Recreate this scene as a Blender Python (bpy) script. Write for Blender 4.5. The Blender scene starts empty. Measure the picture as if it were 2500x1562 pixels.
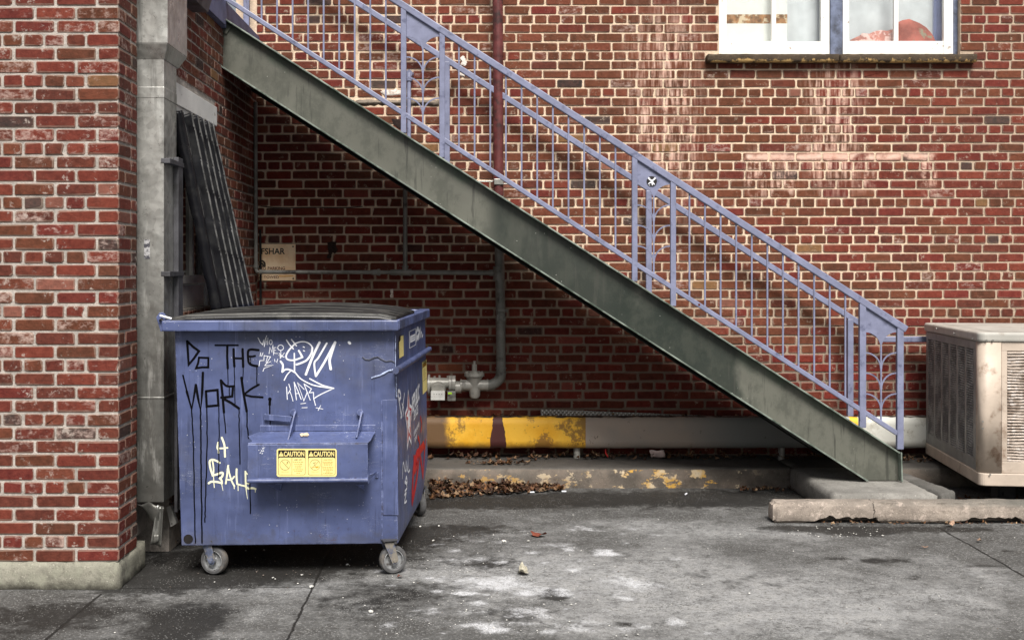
import bpy, bmesh, math, random
from math import sin, cos, pi, radians, sqrt, atan2
from mathutils import Vector, noise as mnoise
import numpy as np
random.seed(7)
SC = bpy.context.scene
COL = SC.collection

# ------------------------------------------------------------------ camera, light
F = 2870.0; PX = 1165.0; PY = 658.0; H = 1.595     # focal length in photo pixels, principal point, eye height
cam = bpy.data.cameras.new("camera"); co = bpy.data.objects.new("camera", cam); COL.objects.link(co)
cam.sensor_width = 36; cam.lens = F/2500*36; cam.clip_end = 500
cam.shift_x = (1250-PX)/2500; cam.shift_y = -(781-PY)/2500
co.location = (0, 0, H); co.rotation_euler = (radians(90), 0, 0)
SC.camera = co
SUN_EL, SUN_AZ = 51.0, 171.0                        # azimuth: 180 = behind the camera, 171 = a little to its right
w = bpy.data.worlds.new("World"); SC.world = w; w.use_nodes = True
nt = w.node_tree; nt.nodes.clear()
wo = nt.nodes.new('ShaderNodeOutputWorld'); bg = nt.nodes.new('ShaderNodeBackground')
sky = nt.nodes.new('ShaderNodeTexSky'); sky.sky_type = 'NISHITA'; sky.sun_disc = False
sky.sun_elevation = radians(SUN_EL); sky.sun_rotation = radians(SUN_AZ); sky.dust_density = 4; sky.air_density = 1.5
hs = nt.nodes.new('ShaderNodeHueSaturation'); hs.inputs['Saturation'].default_value = 0.35
nt.links.new(sky.outputs[0], hs.inputs['Color']); nt.links.new(hs.outputs[0], bg.inputs[0])
bg.inputs[1].default_value = 0.05; nt.links.new(bg.outputs[0], wo.inputs[0])
sl = bpy.data.lights.new("sun", 'SUN'); so = bpy.data.objects.new("sun", sl); COL.objects.link(so)
sl.energy = 3.2; sl.angle = radians(26); sl.color = (1.0, 0.95, 0.88)
sd = Vector((sin(radians(SUN_AZ))*cos(radians(SUN_EL)), cos(radians(SUN_AZ))*cos(radians(SUN_EL)), sin(radians(SUN_EL))))
so.rotation_euler = (-sd).to_track_quat('-Z', 'Y').to_euler(); so.location = (0, -4, 8)
SC.view_settings.view_transform = 'Standard'; SC.view_settings.look = 'None'
SC.view_settings.exposure = 0.80; SC.view_settings.gamma = 1

# ------------------------------------------------------------------ geometry helpers
def P(px, py, s):
    """world point seen at photo pixel px,py when the local scale is s pixels per metre"""
    return Vector(((px-PX)/s, F/s, H-(py-PY)/s))
def G(px, py):
    s = (py-PY)/H
    return ((px-PX)/s, F/s)
class MB:
    def __init__(self): self.v = []; self.f = []; self.m = []; self.c = []
    def add(self, vs, fs, m=0, col=None):
        b = len(self.v); self.v += [tuple(p) for p in vs]
        for f in fs: self.f.append(tuple(b+i for i in f)); self.m.append(m); self.c.append(col)
        return self
    def box(self, a, b, m=0, col=None):
        x0, y0, z0 = a; x1, y1, z1 = b
        return self.add([(x0,y0,z0),(x1,y0,z0),(x1,y1,z0),(x0,y1,z0),(x0,y0,z1),(x1,y0,z1),(x1,y1,z1),(x0,y1,z1)],
                 [(0,3,2,1),(4,5,6,7),(0,1,5,4),(1,2,6,5),(2,3,7,6),(3,0,4,7)], m, col)
    def hexa(self, p, m=0, col=None):
        return self.add(p, [(0,3,2,1),(4,5,6,7),(0,1,5,4),(1,2,6,5),(2,3,7,6),(3,0,4,7)], m, col)
    def prism(self, poly, ext, m=0):
        """planar polygon (3D points) extruded by vector ext"""
        n = len(poly); e = Vector(ext); q = [Vector(p) for p in poly]
        return self.add(q+[p+e for p in q], [tuple(range(n)), tuple(range(2*n-1, n-1, -1))]+[(i, i+n, (i+1)%n+n, (i+1)%n) for i in range(n)], m)
    def bar(self, p0, p1, w, h, up=(0,0,1), m=0):
        p0 = Vector(p0); p1 = Vector(p1); d = (p1-p0).normalized(); u = Vector(up)
        s = d.cross(u).normalized(); u = s.cross(d).normalized()
        a = [p0-s*w/2-u*h/2, p0+s*w/2-u*h/2, p0+s*w/2+u*h/2, p0-s*w/2+u*h/2]
        return self.add(a+[q+(p1-p0) for q in a], [(0,1,2,3),(7,6,5,4),(0,4,5,1),(1,5,6,2),(2,6,7,3),(3,7,4,0)], m)
    def tube(self, pts, r, n=14, m=0, cap=True):
        pts = [Vector(p) for p in pts]; rs = r if isinstance(r, (list, tuple)) else [r]*len(pts)
        d0 = (pts[1]-pts[0]).normalized(); u = d0.orthogonal().normalized(); vs = []; prev = d0
        for i, p in enumerate(pts):
            d = ((pts[min(i+1, len(pts)-1)]-pts[max(i-1, 0)])).normalized()
            if d.length < .5: d = prev
            u = (u-d*u.dot(d)).normalized(); v = d.cross(u); prev = d
            k = 1.0
            vs += [p+(u*cos(2*pi*j/n)+v*sin(2*pi*j/n))*rs[i]*k for j in range(n)]
        fs = [(i*n+j, i*n+(j+1)%n, (i+1)*n+(j+1)%n, (i+1)*n+j) for i in range(len(pts)-1) for j in range(n)]
        if cap: fs += [tuple(range(n-1, -1, -1)), tuple(range((len(pts)-1)*n, len(pts)*n))]
        return self.add(vs, fs, m)
    def grid(self, fn, nu, nv, m=0, close=False):
        vs = [fn(i/nu, j/nv) for j in range(nv+1) for i in range(nu+1)]
        return self.add(vs, [(j*(nu+1)+i, j*(nu+1)+i+1, (j+1)*(nu+1)+i+1, (j+1)*(nu+1)+i) for j in range(nv) for i in range(nu)], m)
    def text(self, s, o, ex, ey, size, m=0, bold=0.0, align='LEFT', sx=1.0):
        cu = bpy.data.curves.new("t", 'FONT'); cu.body = s; cu.size = 1; cu.offset = bold; cu.align_x = align; cu.resolution_u = 3
        ob = bpy.data.objects.new("t", cu); COL.objects.link(ob); bpy.context.view_layer.update()
        me = bpy.data.meshes.new_from_object(ob.evaluated_get(bpy.context.evaluated_depsgraph_get()))
        o = Vector(o); ex = Vector(ex).normalized(); ey = Vector(ey).normalized()
        self.add([o+ex*(v.co.x*size*sx)+ey*(v.co.y*size) for v in me.vertices], [tuple(p.vertices) for p in me.polygons], m)
        bpy.data.objects.remove(ob); bpy.data.curves.remove(cu); bpy.data.meshes.remove(me)
        return self
    def build(self, name, mats, parent=None, smooth=False, bevel=0, solid=0, seg=2):
        o0 = Vector(parent['_w']) if parent is not None else Vector((0,0,0))
        me = bpy.data.meshes.new(name)
        me.from_pydata([tuple(Vector(p)-o0) for p in self.v], [], self.f)
        if not isinstance(mats, (list, tuple)): mats = [mats]
        for k in mats: me.materials.append(k)
        me.polygons.foreach_set('material_index', self.m)
        if any(c is not None for c in self.c):
            at = me.color_attributes.new('Col', 'FLOAT_COLOR', 'CORNER'); arr = []
            for f, c in zip(self.f, self.c): arr += list(c or (1,1,1,0))*len(f)
            at.data.foreach_set('color', arr)
        me.update(); me.validate()
        bm = bmesh.new(); bm.from_mesh(me)
        if not getattr(self, 'keepn', False): bmesh.ops.recalc_face_normals(bm, faces=bm.faces)
        bm.to_mesh(me); bm.free()
        if smooth:
            me.polygons.foreach_set('use_smooth', [True]*len(me.polygons)); me.set_sharp_from_angle(angle=radians(38))
        ob = bpy.data.objects.new(name, me); COL.objects.link(ob)
        if solid:
            md = ob.modifiers.new('solid', 'SOLIDIFY'); md.thickness = solid; md.offset = 0
        if bevel:
            md = ob.modifiers.new('bevel', 'BEVEL'); md.width = bevel; md.segments = seg; md.limit_method = 'ANGLE'; md.angle_limit = radians(35)
        if parent is not None: ob.parent = parent; ob['_w'] = list(o0)
        else: ob['_w'] = [0,0,0]
        return ob
def thing(name, label, cat, loc, group=None):
    o = bpy.data.objects.new(name, None); COL.objects.link(o); o.location = loc; o['_w'] = list(loc)
    o.empty_display_size = .1; o['label'] = label; o['category'] = cat
    if group: o['group'] = group
    return o
def tag(o, label, cat, group=None, kind=None):
    o['label'] = label
    if cat: o['category'] = cat
    if group: o['group'] = group
    if kind: o['kind'] = kind
    return o
def fbm(p, o=3): return mnoise.fractal(Vector(p), 1.0, 2.0, o)
def rough_box(mb, a, b, res=.04, amp=.006, fr=9.0, m=0, ch=.012, fn=None):
    """box of subdivided, slightly eroded faces with worn edges"""
    a = Vector(a); b = Vector(b); c = (a+b)/2; h = (b-a)/2; seed = Vector((a.x*3.1, b.y*1.7, 5))
    def disp(p):
        q = p.copy(); ne = 0
        e = [h[i]-abs(p[i]-c[i]) for i in range(3)]; e.sort()
        edge = e[1]                                   # distance to nearest edge of a face
        if edge < ch*2:
            k = (1-edge/(ch*2))**2*ch*(.6+1.1*abs(fbm(p*14+seed, 2)))
            for i in range(3): q[i] += (c[i]-p[i])/max(h[i], 1e-6)*k*(1 if h[i]-abs(p[i]-c[i]) < ch*2 else 0)
        n = Vector((fbm(p*fr+seed), fbm(p*fr+seed+Vector((9,0,0))), fbm(p*fr+seed+Vector((0,7,0)))))
        q += n*amp
        return fn(q) if fn else q
    for ax in range(3):
        u, v = [(1,2),(0,2),(0,1)][ax]
        nu = max(1, min(160, int(2*h[u]/res))); nv = max(1, min(60, int(2*h[v]/res)))
        for sgn in (-1, 1):
            def f(s, t):
                p = Vector((0,0,0)); p[ax] = c[ax]+sgn*h[ax]; p[u] = a[u]+2*h[u]*s; p[v] = a[v]+2*h[v]*t
                return disp(p)
            mb.grid(f, nu, nv, m)
def weld(ob, d=.0005):
    bm = bmesh.new(); bm.from_mesh(ob.data); bmesh.ops.remove_doubles(bm, verts=bm.verts, dist=d)
    bmesh.ops.recalc_face_normals(bm, faces=bm.faces); bm.to_mesh(ob.data); bm.free(); return ob
def stroke(mb, pts2, wd, plane, k, m=0, smooth=False, taper=None):
    """paint stroke: flat ribbon with round ends on a plane (origin, ex, ez, normal); pts2 in metres"""
    o, ex, ez, n = plane
    pts = [Vector((p[0], p[1])) for p in pts2]
    if smooth and len(pts) > 2:
        q = []; e = [pts[0]]+pts+[pts[-1]]
        for i in range(1, len(e)-2):
            for j in range(5):
                t = j/5; p0, p1, p2, p3 = e[i-1], e[i], e[i+1], e[i+2]
                q.append(.5*((2*p1)+(p2-p0)*t+(2*p0-5*p1+4*p2-p3)*t*t+(3*p1-p0-3*p2+p3)*t**3))
        pts = q+[pts[-1]]
    if len(pts) == 1: pts = [pts[0], pts[0]+Vector((.0003, 0))]
    N = len(pts); W = [wd*(1 if taper is None else (1-(1-taper)*i/(N-1)))/2 for i in range(N)]
    L = []; R = []
    for i in range(N):
        d1 = (pts[i]-pts[i-1]).normalized() if i > 0 else (pts[1]-pts[0]).normalized()
        d2 = (pts[i+1]-pts[i]).normalized() if i < N-1 else d1
        t = d1+d2
        t = t.normalized() if t.length > .2 else d1
        nn = Vector((-t.y, t.x)); c = max(.45, nn.dot(Vector((-d1.y, d1.x))))
        L.append(pts[i]+nn*W[i]/c); R.append(pts[i]-nn*W[i]/c)
    def cap(c, d, r):
        a = atan2(d.y, d.x); return [c+Vector((cos(a+pi/2-pi*j/6), sin(a+pi/2-pi*j/6)))*r for j in range(1, 6)]
    off = n*(.0009+.00005*k)
    T = lambda p: o+ex*p.x+ez*p.y+off
    vs = [T(p) for p in L]+[T(p) for p in R]; fs = [(i, i+1, N+i+1, N+i) for i in range(N-1)]
    mb.add(vs, fs, m)
    ce = cap(pts[-1], (pts[-1]-pts[-2]).normalized(), W[-1]); cs = cap(pts[0], (pts[0]-pts[1]).normalized(), W[0])
    mb.add([T(L[-1])]+[T(p) for p in ce]+[T(R[-1])], [tuple(range(7))], m)
    mb.add([T(R[0])]+[T(p) for p in cs]+[T(L[0])], [tuple(range(7))], m)

# ------------------------------------------------------------------ material helpers
class M:
    def __init__(self, name, rough=.6, metal=0.0, spec=.4):
        self.mat = bpy.data.materials.new(name); self.mat.use_nodes = True; self.t = self.mat.node_tree; self.t.nodes.clear()
        self.out = self.n('OutputMaterial'); self.b = self.n('BsdfPrincipled'); self.t.links.new(self.b.outputs[0], self.out.inputs[0])
        self.b.inputs['Roughness'].default_value = rough; self.b.inputs['Metallic'].default_value = metal
        self.b.inputs['Specular IOR Level'].default_value = spec
        self.geo = self.n('NewGeometry'); self.pos = self.geo.outputs['Position']
    def n(self, k): return self.t.nodes.new('ShaderNode'+k)
    def set(self, sock, v):
        if isinstance(v, bpy.types.NodeSocket): self.t.links.new(v, sock)
        elif isinstance(v, (tuple, list)): sock.default_value = tuple(v)+((1,) if len(v) == 3 and sock.type == 'RGBA' else ())
        else: sock.default_value = v
    def mp(self, sc=(1,1,1), loc=(0,0,0), rot=(0,0,0), v=None):
        k = self.n('Mapping'); self.set(k.inputs[0], v or self.pos); k.inputs['Scale'].default_value = sc; k.inputs['Location'].default_value = loc
        k.inputs['Rotation'].default_value = rot; return k.outputs[0]
    def noise(self, sc, det=4, rough=.55, v=None, dist=0.0):
        k = self.n('TexNoise'); self.set(k.inputs['Vector'], v or self.pos); k.inputs['Scale'].default_value = sc
        k.inputs['Detail'].default_value = det; k.inputs['Roughness'].default_value = rough; k.inputs['Distortion'].default_value = dist
        return k.outputs[0]
    def vor(self, sc, feat='F1', v=None, out=0, rnd=1.0):
        k = self.n('TexVoronoi'); k.feature = feat; self.set(k.inputs['Vector'], v or self.pos); k.inputs['Scale'].default_value = sc
        k.inputs['Randomness'].default_value = rnd; return k.outputs[out]
    def m(self, op, a, b=0.0, c=0.0, clamp=False):
        k = self.n('Math'); k.operation = op; k.use_clamp = clamp
        self.set(k.inputs[0], a); self.set(k.inputs[1], b); self.set(k.inputs[2], c); return k.outputs[0]
    def ss(self, v, lo, hi):
        k = self.n('MapRange'); k.interpolation_type = 'SMOOTHSTEP'; self.set(k.inputs[0], v)
        k.inputs[1].default_value = lo; k.inputs[2].default_value = hi; return k.outputs[0]
    def mix(self, f, a, b, mode='MIX'):
        k = self.n('Mix'); k.data_type = 'RGBA'; k.blend_type = mode; self.set(k.inputs[0], f); self.set(k.inputs[6], a); self.set(k.inputs[7], b)
        return k.outputs[2]
    def xyz(self, v=None):
        k = self.n('SeparateXYZ'); self.set(k.inputs[0], v or self.pos); return k.outputs
    def attr(self, name='Col'):
        k = self.n('VertexColor'); k.layer_name = name; return k.outputs
    def mul(self, *a):
        r = a[0]
        for b in a[1:]: r = self.m('MULTIPLY', r, b)
        return r
    def mx(self, *a):
        r = a[0]
        for b in a[1:]: r = self.m('MAXIMUM', r, b)
        return r
    def boxm(self, xyz, x0, x1, z0, z1, sx=.05, sz=.05, wob=None, wa=.1):
        x, z = xyz[0], xyz[2]
        if wob is not None:
            k = self.m('MULTIPLY_ADD', wob, wa*2, -wa); x = self.m('ADD', x, k); z = self.m('ADD', z, k)
        return self.mul(self.ss(x, x0-sx, x0+sx), self.m('SUBTRACT', 1.0, self.ss(x, x1-sx, x1+sx)),
                        self.ss(z, z0-sz, z0+sz), self.m('SUBTRACT', 1.0, self.ss(z, z1-sz, z1+sz)))
    def bump(self, h, st=.3, d=.01, prev=None):
        k = self.n('Bump'); k.inputs['Strength'].default_value = st; k.inputs['Distance'].default_value = d; self.set(k.inputs['Height'], h)
        if prev is not None: self.set(k.inputs['Normal'], prev)
        self.set(self.b.inputs['Normal'], k.outputs[0]); return k.outputs[0]
    def col(self, c): self.set(self.b.inputs['Base Color'], c); return self
    def rgh(self, r): self.set(self.b.inputs['Roughness'], r); return self
def lin(r, g, b): return tuple(((c/255)/12.92 if c/255 <= .04045 else ((c/255+.055)/1.055)**2.4) for c in (r, g, b))

def m_simple(name, c, rough=.6, metal=0, var=.25, sc=18, dirt=None, dsc=5, dlo=.55, dhi=.7, bump=.1, bsc=60):
    k = M(name, rough, metal); n = k.noise(sc, 5)
    c2 = tuple(x*(1-var) for x in c); c3 = tuple(min(1, x*(1+var)) for x in c)
    cc = k.mix(k.ss(n, .3, .7), c2, c3)
    if dirt is not None: cc = k.mix(k.ss(k.noise(dsc, 7, .65), dlo, dhi), cc, dirt)
    k.col(cc); k.rgh(k.m('MULTIPLY_ADD', k.noise(sc*1.7, 3), .3, rough-.15, clamp=True))
    if bump: k.bump(k.noise(bsc, 4), bump, .004)
    return k.mat

def m_brick(name, wall):
    k = M(name, .88, 0, .25); a = k.attr(); base, worn = a[0], a[1]
    xyz = k.xyz()
    n1 = k.noise(30, 6, .65); n2 = k.noise(90, 3, .6); n3 = k.noise(7, 5, .6)
    c = k.mix(k.ss(n1, .25, .75), k.mix(.3, base, (.02,.012,.01), 'MIX'), k.mix(.18, base, (.32,.11,.075)))
    c = k.mix(k.mul(k.ss(n2, .62, .8), .5), c, (.03,.02,.018))
    # whitish efflorescence and lime on worn bricks
    e = k.noise(22, 6, .7, v=k.mp((1,1,1.6), (3,1,2)))
    th = k.m('MULTIPLY_ADD', worn, -.30, .745)
    ef = k.m('MULTIPLY', k.m('SUBTRACT', e, th), 5.0, clamp=True)
    c = k.mix(k.m('MULTIPLY', ef, .62), c, k.mix(n1, (.46,.28,.24), (.68,.60,.54)))
    if wall:
        st = k.noise(5.5, 6, .65, v=k.mp((5.5,1,.55)))      # vertical running streaks
        st2 = k.ss(st, .42, .68); w = k.noise(3, 3)
        m1 = k.boxm(xyz, 2.62, 2.98, 2.25, 3.16, .12, .2, w, .1)
        m2 = k.boxm(xyz, 1.25, 1.72, 2.2, 3.5, .15, .35, w, .15)
        m3 = k.boxm(xyz, 2.12, 3.60, 2.46, 2.505, .02, .018, k.noise(7, 4), .02)
        m4 = k.mul(k.mx(k.boxm(xyz, 2.12, 2.50, 2.18, 2.5, .05, .1), k.boxm(xyz, 2.88, 3.12, 2.25, 2.5, .05, .1), k.boxm(xyz, 3.5, 3.62, 2.2, 2.5, .02, .1)), k.ss(st, .40, .6))
        ms = k.mx(k.mul(k.mx(m1, m2), st2, k.ss(k.noise(7, 7, .75), .30, .52), .95), k.mul(m3, k.ss(k.noise(6, 5), .30, .50), .95), k.mul(m4, k.ss(k.noise(8, 5, .7), .42, .58), .8))
        c = k.mix(k.m('MULTIPLY', ms, 1.15, clamp=True), c, k.mix(k.noise(12, 3), (.55,.24,.17), (.78,.64,.54)))
    c = k.mix(k.mul(k.ss(n3, .55, .75), .28), c, (.09,.04,.028))
    sm = k.noise(13, 9, .8, v=k.mp(loc=(2,6,3))); c = k.mix(k.mul(k.ss(sm, .585, .64), .55 if wall else .7), c, (.46,.37,.29) if wall else (.44,.38,.34))
    k.col(c)
    b1 = k.bump(k.noise(55, 6, .7), .6, .008); k.bump(n1, .3, .004, b1)
    return k.mat
def m_mortar(name, c, d, wall=False):
    k = M(name, .95, 0, .2); n = k.noise(14, 6, .7)
    cc = k.mix(k.ss(n, .3, .65), d, c); cc = k.mix(k.mul(k.ss(k.noise(120, 3), .58, .75), .5), cc, tuple(x*.35 for x in c))
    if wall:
        xyz = k.xyz(); cc = k.mix(k.mul(k.m('SUBTRACT', 1.0, k.ss(k.m('ADD', xyz[2], k.m('MULTIPLY', xyz[0], .12)), .9, 2.1)), .82), cc, (.13,.10,.082))  # ground grime and under-stair shade painted into the low mortar
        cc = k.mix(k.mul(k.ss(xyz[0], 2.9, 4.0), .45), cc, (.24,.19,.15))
    k.col(cc); k.bump(k.noise(80, 6, .75), .8, .01)
    return k.mat
def m_blue(name, c, dull=0.0, side=False):
    k = M(name, .42, 0, .5)
    n = k.noise(3.2, 5, .6); c2 = tuple(x*.80 for x in c)
    cc = k.mix(k.ss(n, .3, .7), tuple(x*.66 for x in c), c)
    cc = k.mix(k.mul(k.ss(k.noise(1.9, 6, .65), .50, .66), .45), cc, (.075,.078,.10)); cc = k.mix(k.mul(k.ss(k.noise(45, 4, .7), .58, .68), .35), cc, (.04,.045,.07))
    cc = k.mix(k.mul(k.ss(k.noise(16, 6, .7, v=k.mp((1.6,1,.8))), .56, .72), .35), cc, tuple(x*.5+.02 for x in c))
    st = k.noise(20, 5, .7, v=k.mp((1.6,1,.10))); cc = k.mix(k.mul(k.ss(st, .56, .74), .5), cc, tuple(min(1, x*1.5+.07) for x in c))
    st = k.noise(31, 5, .7, v=k.mp((1.3,1,.08), (4,0,2))); cc = k.mix(k.mul(k.ss(st, .57, .74), .6), cc, tuple(x*.22 for x in c))
    # chips: bare and rusty metal, and specks of white
    ch = k.noise(38, 7, .75); cc = k.mix(k.ss(ch, .685, .70), cc, (.07,.045,.035))
    v = k.vor(58); cc = k.mix(k.mul(k.ss(k.m('SUBTRACT', .085, v), 0, .02), k.ss(k.noise(6, 2), .56, .64)), cc, (.75,.77,.82))
    sc = k.noise(11, 3, .5, v=k.mp((1,1,7), rot=(0,.5,0))); cc = k.mix(k.mul(k.ss(k.m('ABSOLUTE', k.m('SUBTRACT', sc, .5)), .004, 0.0), k.ss(k.noise(4, 2), .55, .65)), cc, (.5,.53,.62))
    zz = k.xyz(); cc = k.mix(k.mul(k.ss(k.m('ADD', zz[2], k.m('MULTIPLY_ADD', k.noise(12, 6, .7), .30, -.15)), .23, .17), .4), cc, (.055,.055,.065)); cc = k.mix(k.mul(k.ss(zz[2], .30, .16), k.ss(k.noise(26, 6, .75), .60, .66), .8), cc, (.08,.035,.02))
    bv = k.n('Bevel'); bv.samples = 4; bv.inputs['Radius'].default_value = .007; dt = k.n('VectorMath'); dt.operation = 'DOT_PRODUCT'; k.set(dt.inputs[0], bv.outputs[0]); k.set(dt.inputs[1], k.geo.outputs['True Normal'])
    ed = k.ss(dt.outputs[1], .985, .90); cc = k.mix(k.mul(ed, k.ss(k.noise(14, 6, .7), .44, .58), .75), cc, tuple(min(1, x*1.9+.12) for x in c)); cc = k.mix(k.mul(ed, k.ss(k.noise(19, 6, .7, v=k.mp(loc=(4,4,4))), .56, .62), .9), cc, (.05,.035,.03))
    if dull: cc = k.mix(dull, cc, (.12,.12,.12))
    k.col(cc); k.rgh(k.m('MULTIPLY_ADD', k.noise(9, 5), .35, .26))
    b = k.bump(k.noise(2.6, 3, .55), .8, .04); k.bump(k.noise(140, 3), .12, .002, b)
    return k.mat
def m_conc(name, c, dark=(.05,.048,.045), amt=.6, big=2.5, speck=True, extra=None):
    k = M(name, .93, 0, .25)
    cc = k.mix(k.ss(k.noise(big, 7, .68), .35, .66), tuple(x*.62 for x in c), c)
    cc = k.mix(k.mul(k.ss(k.noise(big*4.3, 6, .72), .52, .72), amt), cc, dark)
    if speck:
        cc = k.mix(k.mul(k.ss(k.noise(170, 3, .6), .55, .72), .6), cc, tuple(x*.3 for x in c))
        cc = k.mix(k.mul(k.ss(k.noise(120, 2, .6, v=k.mp(loc=(5,5,5))), .62, .76), .6), cc, tuple(min(.9, x*2+.08) for x in c))
    if extra: cc = extra(k, cc)
    k.col(cc); b = k.bump(k.noise(28, 7, .75), .5, .014); k.bump(k.noise(190, 3), .4, .003, b)
    return k.mat

# ------------------------------------------------------------------ materials
YW = F/310                                    # depth of the back wall plane
M_BW = m_brick('brick_wall_paint', True); M_BP = m_brick('brick_pier', False)
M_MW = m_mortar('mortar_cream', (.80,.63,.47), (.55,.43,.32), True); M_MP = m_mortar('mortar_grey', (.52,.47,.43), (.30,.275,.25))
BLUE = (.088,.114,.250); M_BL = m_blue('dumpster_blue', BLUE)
M_RAIL = m_simple('rail_lavender_paint', (.20,.215,.320), .38, 0, .14, 9, (.10,.11,.18), 12, .54, .70, .25)
def stringer_mat():
    k = M('stringer_green_grey_paint', .5, 0, .45); base = (.118,.120,.100)
    c = k.mix(k.ss(k.noise(1.7, 5), .35, .65), tuple(x*.82 for x in base), base)
    x = k.xyz(); d = k.m('ADD', x[2], k.m('MULTIPLY', x[0], .6415))          # height above the slope
    top = k.m('MULTIPLY_ADD', k.noise(4, 4), .30, -.15)
    d2 = k.m('ADD', d, top)
    c = k.mix(k.mul(k.ss(d2, 2.10, 2.24), .85), c, (.035,.070,.042))          # algae below the top flange
    pz = k.noise(3.0, 4, .5, v=k.mp((1.6,1,.7)))
    band = k.mul(k.ss(x[0], .02, .16), k.m('SUBTRACT', 1.0, k.ss(k.m('ADD', x[0], k.m('MULTIPLY', k.noise(2.5, 3), .35)), 1.72, 1.86)))
    c = k.mix(k.mul(band, k.ss(pz, .28, .50), .95), c, (.018,.024,.019))       # darker worn patch in the middle
    b2 = k.mul(k.ss(k.m('ADD', x[0], k.m('MULTIPLY', k.noise(3.5, 5), .5)), 1.10, 1.30), k.m('SUBTRACT', 1.0, k.ss(k.m('ADD', x[0], k.m('MULTIPLY', k.noise(4, 5), .5)), 2.0, 2.12)))
    c = k.mix(k.mul(b2, k.ss(k.noise(5, 5), .30, .48), .9), c, (.014,.021,.016))
    c = k.mix(k.mul(k.ss(k.noise(6, 8, .75, v=k.mp((1,1,.7))), .44, .62), .55), c, (.045,.050,.040))
    dr = k.noise(26, 4, .6, v=k.mp((1.4,1,.10)))
    c = k.mix(k.mul(k.ss(dr, .56, .66), k.ss(k.noise(2.2, 3), .40, .56), .8), c, (.04,.042,.035))
    vv = k.vor(30); c = k.mix(k.mul(k.ss(k.m('SUBTRACT', .07, vv), 0, .02), k.ss(k.noise(5, 2), .55, .6)), c, (.6,.6,.56))
    k.col(c); k.rgh(k.m('MULTIPLY_ADD', k.noise(6, 5), .3, .33)); b = k.bump(k.noise(3, 2), .25, .02); k.bump(k.noise(110, 4), .15, .003, b)
    return k.mat
M_STR = stringer_mat()
M_FLG = m_simple('flange_pale_green_grey', (.20,.235,.205), .5, 0, .3, 12, (.05,.07,.055), 7, .45, .62)  # flanges paler than the stringer web
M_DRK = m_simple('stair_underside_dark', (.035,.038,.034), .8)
def galv():
    k = M('galvanized_steel', .38, .55, .5)
    c = k.mix(k.vor(26, out=1), (.40,.40,.38), (.62,.62,.59)); c = k.mix(.25, c, (.50,.51,.50))
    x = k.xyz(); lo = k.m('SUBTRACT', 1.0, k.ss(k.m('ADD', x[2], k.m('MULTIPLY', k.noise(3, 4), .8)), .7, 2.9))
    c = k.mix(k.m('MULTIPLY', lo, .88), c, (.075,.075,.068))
    c = k.mix(k.mul(k.ss(k.noise(4, 7, .7), .48, .66), .55), c, (.16,.155,.14))
    c = k.mix(k.mul(k.ss(k.noise(15, 5, .7, v=k.mp((1,1,.2))), .55, .75), .5), c, (.75,.75,.72))
    c = k.mix(k.mul(k.ss(k.noise(24, 6, .7, v=k.mp((1,1,.06))), .52, .70), .6), c, (.12,.12,.115)); c = k.mix(k.mul(k.ss(k.noise(40, 5, .75), .58, .68), .5), c, (.10,.095,.085))
    k.col(c); k.rgh(k.m('MULTIPLY_ADD', k.noise(12, 4), .35, .15)); k.bump(k.noise(4, 3), .7, .03); return k.mat
M_GALV = galv()
M_GDRK = m_simple('grey_sheet_metal', (.085,.085,.095), .5, .2, .25, 9, (.03,.03,.03), 5, .5, .7)
M_PIPE = m_simple('pipe_grey_paint', (.20,.20,.185), .38, 0, .2, 12, (.05,.045,.04), 8, .55, .7)
M_PIPL = m_simple('pipe_silver_paint', (.38,.37,.34), .36, .1, .15, 14, (.12,.11,.1), 10, .58, .72)
M_PIPR = m_simple('pipe_oxblood_paint', (.115,.032,.032), .4, 0, .35, 14, (.035,.02,.02), 9, .5, .68)
def rubber_black():
    k = M('black_plastic', .3, 0, .22); c = k.mix(k.ss(k.noise(8, 6, .65), .45, .75), (.006,.006,.008), (.022,.022,.022))
    k.col(c); k.rgh(k.m('MULTIPLY_ADD', k.noise(14, 5), .3, .16)); k.bump(k.noise(25, 4), .12, .006); return k.mat
M_BLK = rubber_black()
M_LID = m_simple('lid_weathered_plastic', (.012,.012,.013), .36, 0, .35, 7, (.055,.054,.050), 5, .54, .7)
M_WHT = m_simple('white_window_paint', (.83,.82,.79), .5, 0, .06, 8, (.42,.37,.33), 15, .62, .66)
M_JAMB = m_simple('blue_grey_jamb_paint', (.13,.155,.235), .6, 0, .3, 14, (.05,.055,.075), 8, .5, .7)
M_TIRE = m_simple('caster_rubber', (.085,.085,.088), .65, 0, .25, 30, (.16,.14,.12), 9, .5, .7)
M_RIM = m_simple('caster_rim', (.36,.37,.38), .42, .5, .3, 40, (.09,.08,.075), 30, .5, .65)
M_BLKP = m_simple('black_spray_paint', (.002,.002,.003), .8, 0, .2, 40, bump=0); M_BLKP.node_tree.nodes['Principled BSDF'].inputs['Specular IOR Level'].default_value = .08
M_WHTP = m_simple('white_marker_paint', (.78,.80,.86), .5, 0, .08, 40, bump=0)
M_CRMP = m_simple('cream_spray_paint', (.83,.83,.60), .5, 0, .06, 30, bump=0)
M_REDP = m_simple('red_spray_paint', (.55,.012,.02), .5, 0, .2, 20, (.30,.03,.04), 14, .5, .7, bump=0)
M_RED = m_simple('sticker_red', (.45,.02,.04), .5, bump=0)
M_STK = m_simple('sticker_yellow', (.86,.72,.28), .45, 0, .06, 20, bump=0)
M_STK2 = m_simple('sticker_orange', (.70,.36,.03), .45, 0, .06, 20, bump=0)
M_STKT = m_simple('sticker_print', (.35,.22,.04), .5, bump=0)
M_INK = m_simple('ink_black', (.012,.01,.01), .5, bump=0)
M_RIVET = m_simple('screw_steel', (.3,.3,.28), .35, .6)

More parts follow.
